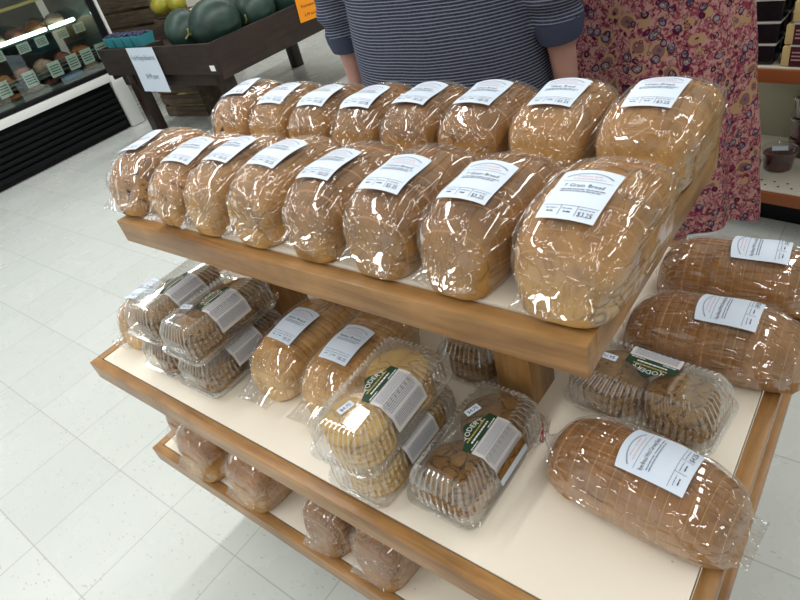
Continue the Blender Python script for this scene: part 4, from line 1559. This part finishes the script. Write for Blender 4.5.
def person_body(hgt, sh_w, hip_w, arms, feet, torso, head_z):
    """one continuous body facing +y: head with face, neck, torso, arms with five-fingered hands, legs, feet"""
    mb = MB()
    hz = head_z
    # head
    mb.ball((0, 0.0, hz), (0.076, 0.094, 0.108), 16)
    mb.ball((0, 0.032, hz - 0.055), (0.058, 0.060, 0.062), 12)
    mb.ball((0, 0.068, hz - 0.098), (0.024, 0.022, 0.020), 8)               # chin
    limb(mb, [(0, 0.088, hz + 0.018), (0, 0.104, hz - 0.016), (0, 0.110, hz - 0.026)], [0.009, 0.012, 0.014], 10)    # nose
    for s in (-1, 1):
        mb.ball((s * 0.013, 0.096, hz - 0.030), (0.009, 0.009, 0.008), 6)    # nostrils
        limb(mb, [(s * 0.014, 0.090, hz + 0.030), (s * 0.034, 0.086, hz + 0.034), (s * 0.052, 0.070, hz + 0.026)], [0.008, 0.009, 0.007], 8)      # brows
        limb(mb, [(s * 0.078, -0.008, hz + 0.022), (s * 0.086, -0.014, hz + 0.010), (s * 0.083, -0.006, hz - 0.014), (s * 0.077, 0.002, hz - 0.026)], [0.010, 0.012, 0.010, 0.008], 8)   # ears
        mb.ball((s * 0.044, 0.066, hz - 0.022), (0.020, 0.018, 0.018), 8)    # cheeks
    limb(mb, [(-0.022, 0.087, hz - 0.060), (0, 0.096, hz - 0.057), (0.022, 0.087, hz - 0.060)], [0.005, 0.0075, 0.005], 8)
    limb(mb, [(-0.019, 0.086, hz - 0.071), (0, 0.095, hz - 0.073), (0.019, 0.086, hz - 0.071)], [0.005, 0.008, 0.005], 8)
    limb(mb, [(0, -0.012, hz - 0.05), (0, -0.025, hz - 0.13), (0, -0.03, hz - 0.20)], [0.058, 0.055, 0.066], 16)
    ell_loft(mb, interp_secs(torso), 36)
    shz = torso[-1][0]
    for s, (sh_, el, wr, kn) in zip((-1, 1), arms):
        limb(mb, [sh_, el, wr], [0.058, 0.046, 0.030], 16)
        wr, kn, el = Vector(wr), Vector(kn), Vector(el)
        d = (kn - wr).normalized()
        lat = Vector((0, 1, 0)) if abs(d.y) < 0.8 else Vector((1, 0, 0))
        lat = (lat - d * lat.dot(d)).normalized()           # across the knuckles: thumb side is +y (forward)
        nrm = d.cross(lat).normalized()
        if nrm.x * s > 0:
            nrm = -nrm                                      # palm faces the thigh
        P, Rr = dense([wr, wr + d * 0.03, wr + d * 0.085], [(0.024, 0.030), (0.018, 0.038), (0.015, 0.042)], 3)
        for p_, (a_, b_) in zip(P, Rr):
            for u in (-1, -.5, 0, .5, 1):
                mb.ball(p_ + lat * (b_ - a_) * u, a_, 7)
        for k, (off, ln) in enumerate(((0.030, 0.070), (0.010, 0.080), (-0.011, 0.075), (-0.030, 0.058))):
            b0 = wr + d * (0.082 - 0.004 * abs(k - 1)) + lat * off
            d1 = (d + nrm * 0.15).normalized()
            d2 = (d + nrm * 0.55).normalized()
            d3 = (d + nrm * 1.0).normalized()
            p1 = b0 + d1 * ln * 0.45
            p2 = p1 + d2 * ln * 0.32
            p3 = p2 + d3 * ln * 0.23
            limb(mb, [b0, p1, p2, p3], [0.0095, 0.009, 0.0085, 0.0072], 8)
        t0 = wr + d * 0.025 + lat * 0.030
        t1 = t0 + (d * 0.7 + lat * 0.65 + nrm * 0.25).normalized() * 0.036
        t2 = t1 + (d * 0.9 + lat * 0.25 + nrm * 0.4).normalized() * 0.030
        limb(mb, [t0, t1, t2], [0.014, 0.0105, 0.0085], 8)
    for s, (hp, kn, an) in zip((-1, 1), feet):
        limb(mb, [hp, kn, (an[0], an[1] + 0.02, (kn[2] + an[2]) / 2 + 0.04), an], [0.085, 0.058, 0.052, 0.036], 16)
        limb(mb, [(an[0], an[1] - 0.03, 0.045), (an[0] + s * 0.01, an[1] + 0.06, 0.045), (an[0] + s * 0.015, an[1] + 0.15, 0.03)], [(0.036, 0.036), (0.040, 0.038), (0.038, 0.022)], 12)
        limb(mb, [an, (an[0], an[1], 0.05)], [0.037, 0.036], 12)
    return mb


def eyes(root, hz):
    for s in (-1, 1):
        e = MB().ball((0, 0, 0), 0.0125, 10).build('eye', M['eye'], root, (s * 0.032, 0.0775, hz + 0.006), None, angle=180)
        MB().ball((0, 0.0088, 0), (0.0058, 0.0045, 0.0058), 8).build('iris', M['iris'], e, None, None, angle=180)


def hair_mat(c1, c2):
    m, nt, b = mat('hair')
    v = coords(nt, (90, 90, 6))
    n = N(nt, 'ShaderNodeTexNoise', Scale=1.5, Detail=4.0)
    L(nt, v, n.inputs['Vector'])
    L(nt, ramp(nt, n.outputs[0], [(0.3, c1), (0.7, c2)]), b.inputs['Base Color'])
    b.inputs['Roughness'].default_value = 0.45
    bump(nt, b, n.outputs[0], 0.5, 0.004)
    return m


def stripes():
    m, nt, b = mat('navy_striped_jersey')
    tc = N(nt, 'ShaderNodeTexCoord')
    nz = N(nt, 'ShaderNodeTexNoise', Scale=5.0, Detail=2.0)
    L(nt, tc.outputs['Object'], nz.inputs['Vector'])
    sp = N(nt, 'ShaderNodeSeparateXYZ')
    L(nt, tc.outputs['Object'], sp.inputs[0])
    a = N(nt, 'ShaderNodeMath', _operation='MULTIPLY_ADD', i1=0.012)
    L(nt, nz.outputs[0], a.inputs[0]); L(nt, sp.outputs[2], a.inputs[2])
    k = N(nt, 'ShaderNodeMath', _operation='MULTIPLY', i1=1 / 0.0078)
    L(nt, a.outputs[0], k.inputs[0])
    f = N(nt, 'ShaderNodeMath', _operation='FRACT')
    L(nt, k.outputs[0], f.inputs[0])
    n2 = N(nt, 'ShaderNodeTexNoise', Scale=160.0, Detail=2.0)
    L(nt, tc.outputs['Object'], n2.inputs['Vector'])
    navy = ramp(nt, n2.outputs[0], [(0.3, srgb(40, 46, 62)), (0.7, srgb(62, 68, 88))])
    s = ramp(nt, f.outputs[0], [(0.0, (1, 1, 1)), (0.22, (1, 1, 1)), (0.32, (0, 0, 0)), (0.9, (0, 0, 0)), (1.0, (1, 1, 1))])
    c = mix(nt, s, navy, srgb(128, 131, 144))
    L(nt, c, b.inputs['Base Color'])
    b.inputs['Roughness'].default_value = 0.9
    b.inputs['Specular IOR Level'].default_value = 0.1
    n3 = N(nt, 'ShaderNodeTexNoise', Scale=14.0, Detail=3.0)
    L(nt, tc.outputs['Object'], n3.inputs['Vector'])
    bump(nt, b, n3.outputs[0], 0.35, 0.02)
    return m


M['stripe'] = stripes()
M['cuff'] = flat('slate_cuff', srgb(66, 72, 92), 0.9, spec=0.1)
M['denim'] = flat('dark_denim', srgb(40, 46, 62), 0.9, spec=0.1)
M['shoe'] = flat('dark_shoe', srgb(34, 32, 32), 0.5)


def paisley():
    m, nt, b = mat('paisley_cotton')
    v = coords(nt)
    nz = N(nt, 'ShaderNodeTexNoise', Scale=16.0, Detail=2.0)
    L(nt, v, nz.inputs['Vector'])
    vm = N(nt, 'ShaderNodeVectorMath', _operation='MULTIPLY_ADD')
    L(nt, nz.outputs['Color'], vm.inputs[0])
    vm.inputs[1].default_value = (0.03, 0.03, 0.03)
    L(nt, v, vm.inputs[2])
    # fine scrolls on the ground cloth
    n1 = N(nt, 'ShaderNodeTexNoise', Scale=75.0, Detail=3.0, Distortion=1.2)
    L(nt, v, n1.inputs['Vector'])
    c = ramp(nt, n1.outputs[0], [(0.34, srgb(108, 34, 56)), (0.46, srgb(142, 76, 90)), (0.58, srgb(180, 138, 132))])

    def motif(scale, lo, hi, keep, edge_c, fill_c, mid_c):
        nonlocal c
        vo = N(nt, 'ShaderNodeTexVoronoi', Scale=scale)
        L(nt, vm.outputs[0], vo.inputs['Vector'])
        g = ramp(nt, vo.outputs['Color'], [(keep, (0, 0, 0)), (keep + 0.02, (1, 1, 1))])
        for (a, b_, col) in ((lo, hi, edge_c), (0.0, lo, fill_c), (0.0, lo * 0.35, mid_c)):
            st = [(max(0.0, b_), (1, 1, 1)), (b_ + 0.03, (0, 0, 0))]
            if a > 0:
                st = [(a - 0.03, (0, 0, 0)), (a, (1, 1, 1))] + st
            m_ = ramp(nt, vo.outputs['Distance'], st)
            c = mix(nt, mix(nt, 1.0, m_, g, 'MULTIPLY'), c, col)

    motif(17.0, 0.26, 0.38, 0.48, srgb(172, 138, 106), srgb(128, 92, 92), srgb(92, 78, 84))
    petal = ramp(nt, n1.outputs[0], [(0.42, srgb(74, 66, 86)), (0.55, srgb(132, 126, 142))])
    motif(31.0, 0.27, 0.36, 0.30, srgb(78, 26, 50), petal, srgb(184, 156, 122))
    motif(64.0, 0.24, 0.33, 0.50, srgb(90, 30, 52), srgb(160, 128, 112), srgb(104, 96, 118))
    L(nt, c, b.inputs['Base Color'])
    b.inputs['Roughness'].default_value = 0.9
    b.inputs['Specular IOR Level'].default_value = 0.1
    return m


M['paisley'] = paisley()


def shopper_striped():
    root_loc = (-0.975, 1.37, 0)
    # body facing away from the bread stand (+y)
    tor = [(0.82, 0, 0.0, 0.17, 0.13), (0.95, 0, 0.0, 0.20, 0.14), (1.10, 0, 0.0, 0.19, 0.13), (1.30, 0, 0.0, 0.20, 0.12), (1.42, 0, -0.01, 0.17, 0.09), (1.47, 0, -0.02, 0.08, 0.06)]
    arms = [((-0.225, -0.01, 1.39), (-0.332, -0.02, 1.10), (-0.352, 0.0, 0.87), (-0.352, 0.02, 0.78)),
            ((0.225, -0.01, 1.39), (0.318, -0.015, 1.10), (0.322, 0.02, 0.87), (0.320, 0.04, 0.78))]
    feet = [((-0.105, 0, 0.86), (-0.115, 0.015, 0.47), (-0.12, -0.02, 0.09)), ((0.105, 0, 0.86), (0.115, 0.015, 0.47), (0.12, -0.02, 0.09))]
    mb = person_body(1.74, 0.22, 0.18, arms, feet, tor, 1.635)
    body = link('person', remesh(mb, 'person', M['skin'], 0.0065, 3), None, root_loc)
    tag(body, 'person in a navy striped sweatshirt with pushed up sleeves, standing with back to the bread', 'person')
    eyes(body, 1.635)
    # sweatshirt
    s = MB()
    ell_loft(s, interp_secs([(0.74, 0, 0.005, 0.275, 0.175), (0.80, 0, 0.005, 0.281, 0.18), (0.95, 0, 0.005, 0.282, 0.176), (1.12, 0, 0.005, 0.275, 0.165), (1.30, 0, 0, 0.255, 0.15), (1.40, 0, -0.01, 0.215, 0.115), (1.455, 0, -0.02, 0.105, 0.085)], 6), 48)
    for sgn, (a, b_, c_, d_) in zip((-1, 1), arms):
        a, b_, c_ = Vector(a), Vector(b_), Vector(c_)
        m2 = b_.lerp(c_, 0.46)
        pts, rad = dense([a, a.lerp(b_, 0.5), b_, m2], [0.085, 0.078, 0.070, 0.056], 6)
        for i in range(len(pts)):
            if i > len(pts) * 0.45:
                rad[i] += 0.007 * math.sin(i * 1.9)
        s.tube(pts, rad, 20)
        s.ball(a, 0.085, 10)
    shirt = link('sweatshirt', remesh(s, 'sweatshirt', M['stripe'], 0.009, 3), body)
    for sgn, (a, b_, c_, d_) in zip((-1, 1), arms):
        b_, c_ = Vector(b_), Vector(c_)
        MB().tube([b_.lerp(c_, 0.38), b_.lerp(c_, 0.48), b_.lerp(c_, 0.60)], [0.061, 0.059, 0.052], 20).build('cuff', M['cuff'], shirt, None, None, angle=60)
    j = MB()
    ell_loft(j, interp_secs([(0.80, 0, 0, 0.205, 0.145), (0.92, 0, 0, 0.225, 0.155), (1.0, 0, 0, 0.222, 0.152)], 4), 36)
    for hp, kn, an in feet:
        limb(j, [(hp[0], hp[1], hp[2]), kn, (an[0], an[1], 0.10)], [0.115, 0.085, 0.066], 18)
    link('jeans', remesh(j, 'jeans', M['denim'], 0.010, 3), body)
    for sgn, (hp, kn, an) in zip((-1, 1), feet):
        sh_ = MB()
        limb(sh_, [(an[0], an[1] - 0.035, 0.050), (an[0] + sgn * 0.01, an[1] + 0.06, 0.048), (an[0] + sgn * 0.015, an[1] + 0.165, 0.038)], [(0.046, 0.050), (0.050, 0.048), (0.046, 0.034)], 14)
        me = remesh(sh_, 'shoe', M['shoe'], 0.008, 2)
        for v in me.vertices:
            v.co.z = max(v.co.z, 0.001)
        link('shoe', me, body)
    h = MB()
    h.ball((0, -0.010, 1.652), (0.083, 0.100, 0.103), 14)
    hm = remesh(h, 'hair', hair_mat(srgb(60, 44, 34), srgb(92, 70, 52)), 0.008, 1)
    bm = bmesh.new(); bm.from_mesh(hm)
    bmesh.ops.delete(bm, geom=[v for v in bm.verts if (v.co.y > 0.035 and v.co.z < 1.70) or v.co.z < 1.585 or (v.co.y > -0.01 and v.co.z < 1.64)], context='VERTS')
    bm.to_mesh(hm); bm.free()
    link('hair', hm, body)


def shopper_dress():
    root_loc = (-0.585, 1.80, 0)
    tor = [(0.80, 0, 0.0, 0.155, 0.12), (0.92, 0, 0.0, 0.175, 0.13), (1.08, 0, 0.0, 0.14, 0.105), (1.26, 0, 0.0, 0.155, 0.11), (1.36, 0, -0.01, 0.14, 0.08), (1.41, 0, -0.02, 0.07, 0.055)]
    arms = [((-0.175, -0.01, 1.33), (-0.225, 0.0, 1.05), (-0.17, 0.20, 0.97), (-0.13, 0.28, 0.95)),
            ((0.175, -0.01, 1.33), (0.225, 0.0, 1.05), (0.17, 0.20, 0.97), (0.13, 0.28, 0.95))]
    feet = [((-0.085, 0, 0.84), (-0.09, 0.015, 0.46), (-0.095, -0.02, 0.085)), ((0.085, 0, 0.84), (0.09, 0.015, 0.46), (0.095, -0.02, 0.085))]
    mb = person_body(1.66, 0.18, 0.16, arms, feet, tor, 1.565)
    body = link('person', remesh(mb, 'person', M['skin'], 0.0065, 3), None, root_loc)
    tag(body, 'person in a long red paisley dress standing by the store shelf', 'person')
    eyes(body, 1.565)
    d = MB()
    secs = interp_secs([(0.28, 0.0, 0.0, 0.305, 0.245), (0.50, 0.0, 0.0, 0.285, 0.235), (0.75, 0, 0, 0.262, 0.22), (0.95, 0, 0, 0.245, 0.195), (1.08, 0, 0, 0.225, 0.165), (1.25, 0, 0, 0.19, 0.135), (1.34, 0, -0.01, 0.165, 0.10), (1.385, 0, -0.02, 0.10, 0.075)], 8)
    rows = []
    n = 120
    for z, cx, cy_, rx, ry in secs:
        t = max(0, min(1, (1.05 - z) / 0.6))
        row = []
        for k in range(n):
            a = 2 * PI * k / n
            f = 1 + t * (0.07 * math.sin(a * 9 + 0.6 + 1.5 * z) + 0.03 * math.sin(a * 5 + 2.0 * z))
            zz = z - (0.035 * t * t * math.sin(a * 3 + 0.4) if z < 0.6 else 0)
            row.append((cx + rx * f * math.cos(a), cy_ + ry * f * math.sin(a), zz))
        rows.append(row)
    d.quad_grid(rows, True)
    inner = [[(p[0] * 0.985, p[1] * 0.985, p[2]) for p in rows[i]] for i in range(0, 10)]
    d.quad_grid(list(reversed(inner)), True)
    dr = d.build('dress', M['paisley'], body, None, None, angle=180)
    for sgn, (a, b_, c_, d_) in zip((-1, 1), arms):
        a, b_ = Vector(a), Vector(b_)
        pts, rad = dense([a + Vector((-sgn * 0.03, 0, 0.01)), a.lerp(b_, 0.35), a.lerp(b_, 0.75)], [0.075, 0.074, 0.072], 4)
        MB().tube(pts, rad, 20, caps=False).build('sleeve', M['paisley'], dr, None, None, angle=180)
    for sgn, (hp, kn, an) in zip((-1, 1), feet):
        sh_ = MB()
        limb(sh_, [(an[0], an[1] - 0.03, 0.045), (an[0] + sgn * 0.01, an[1] + 0.06, 0.043), (an[0] + sgn * 0.015, an[1] + 0.155, 0.034)], [(0.042, 0.045), (0.046, 0.043), (0.042, 0.030)], 14)
        me = remesh(sh_, 'shoe', M['shoe'], 0.008, 2)
        for v in me.vertices:
            v.co.z = max(v.co.z, 0.001)
        link('shoe', me, body)
    h = MB()
    h.ball((0, -0.012, 1.585), (0.085, 0.104, 0.105), 14)
    limb(h, [(0, -0.07, 1.57), (0, -0.085, 1.47), (0, -0.10, 1.36)], [(0.07, 0.06), (0.08, 0.045), (0.06, 0.03)], 16)
    hm = remesh(h, 'hair', hair_mat(srgb(72, 50, 34), srgb(110, 80, 54)), 0.008, 2)
    bm = bmesh.new(); bm.from_mesh(hm)
    bmesh.ops.delete(bm, geom=[v for v in bm.verts if (v.co.y > 0.035 and v.co.z < 1.63) or (v.co.y > -0.01 and v.co.z < 1.56)], context='VERTS')
    bm.to_mesh(hm); bm.free()
    link('hair', hm, body)


shopper_striped()
shopper_dress()
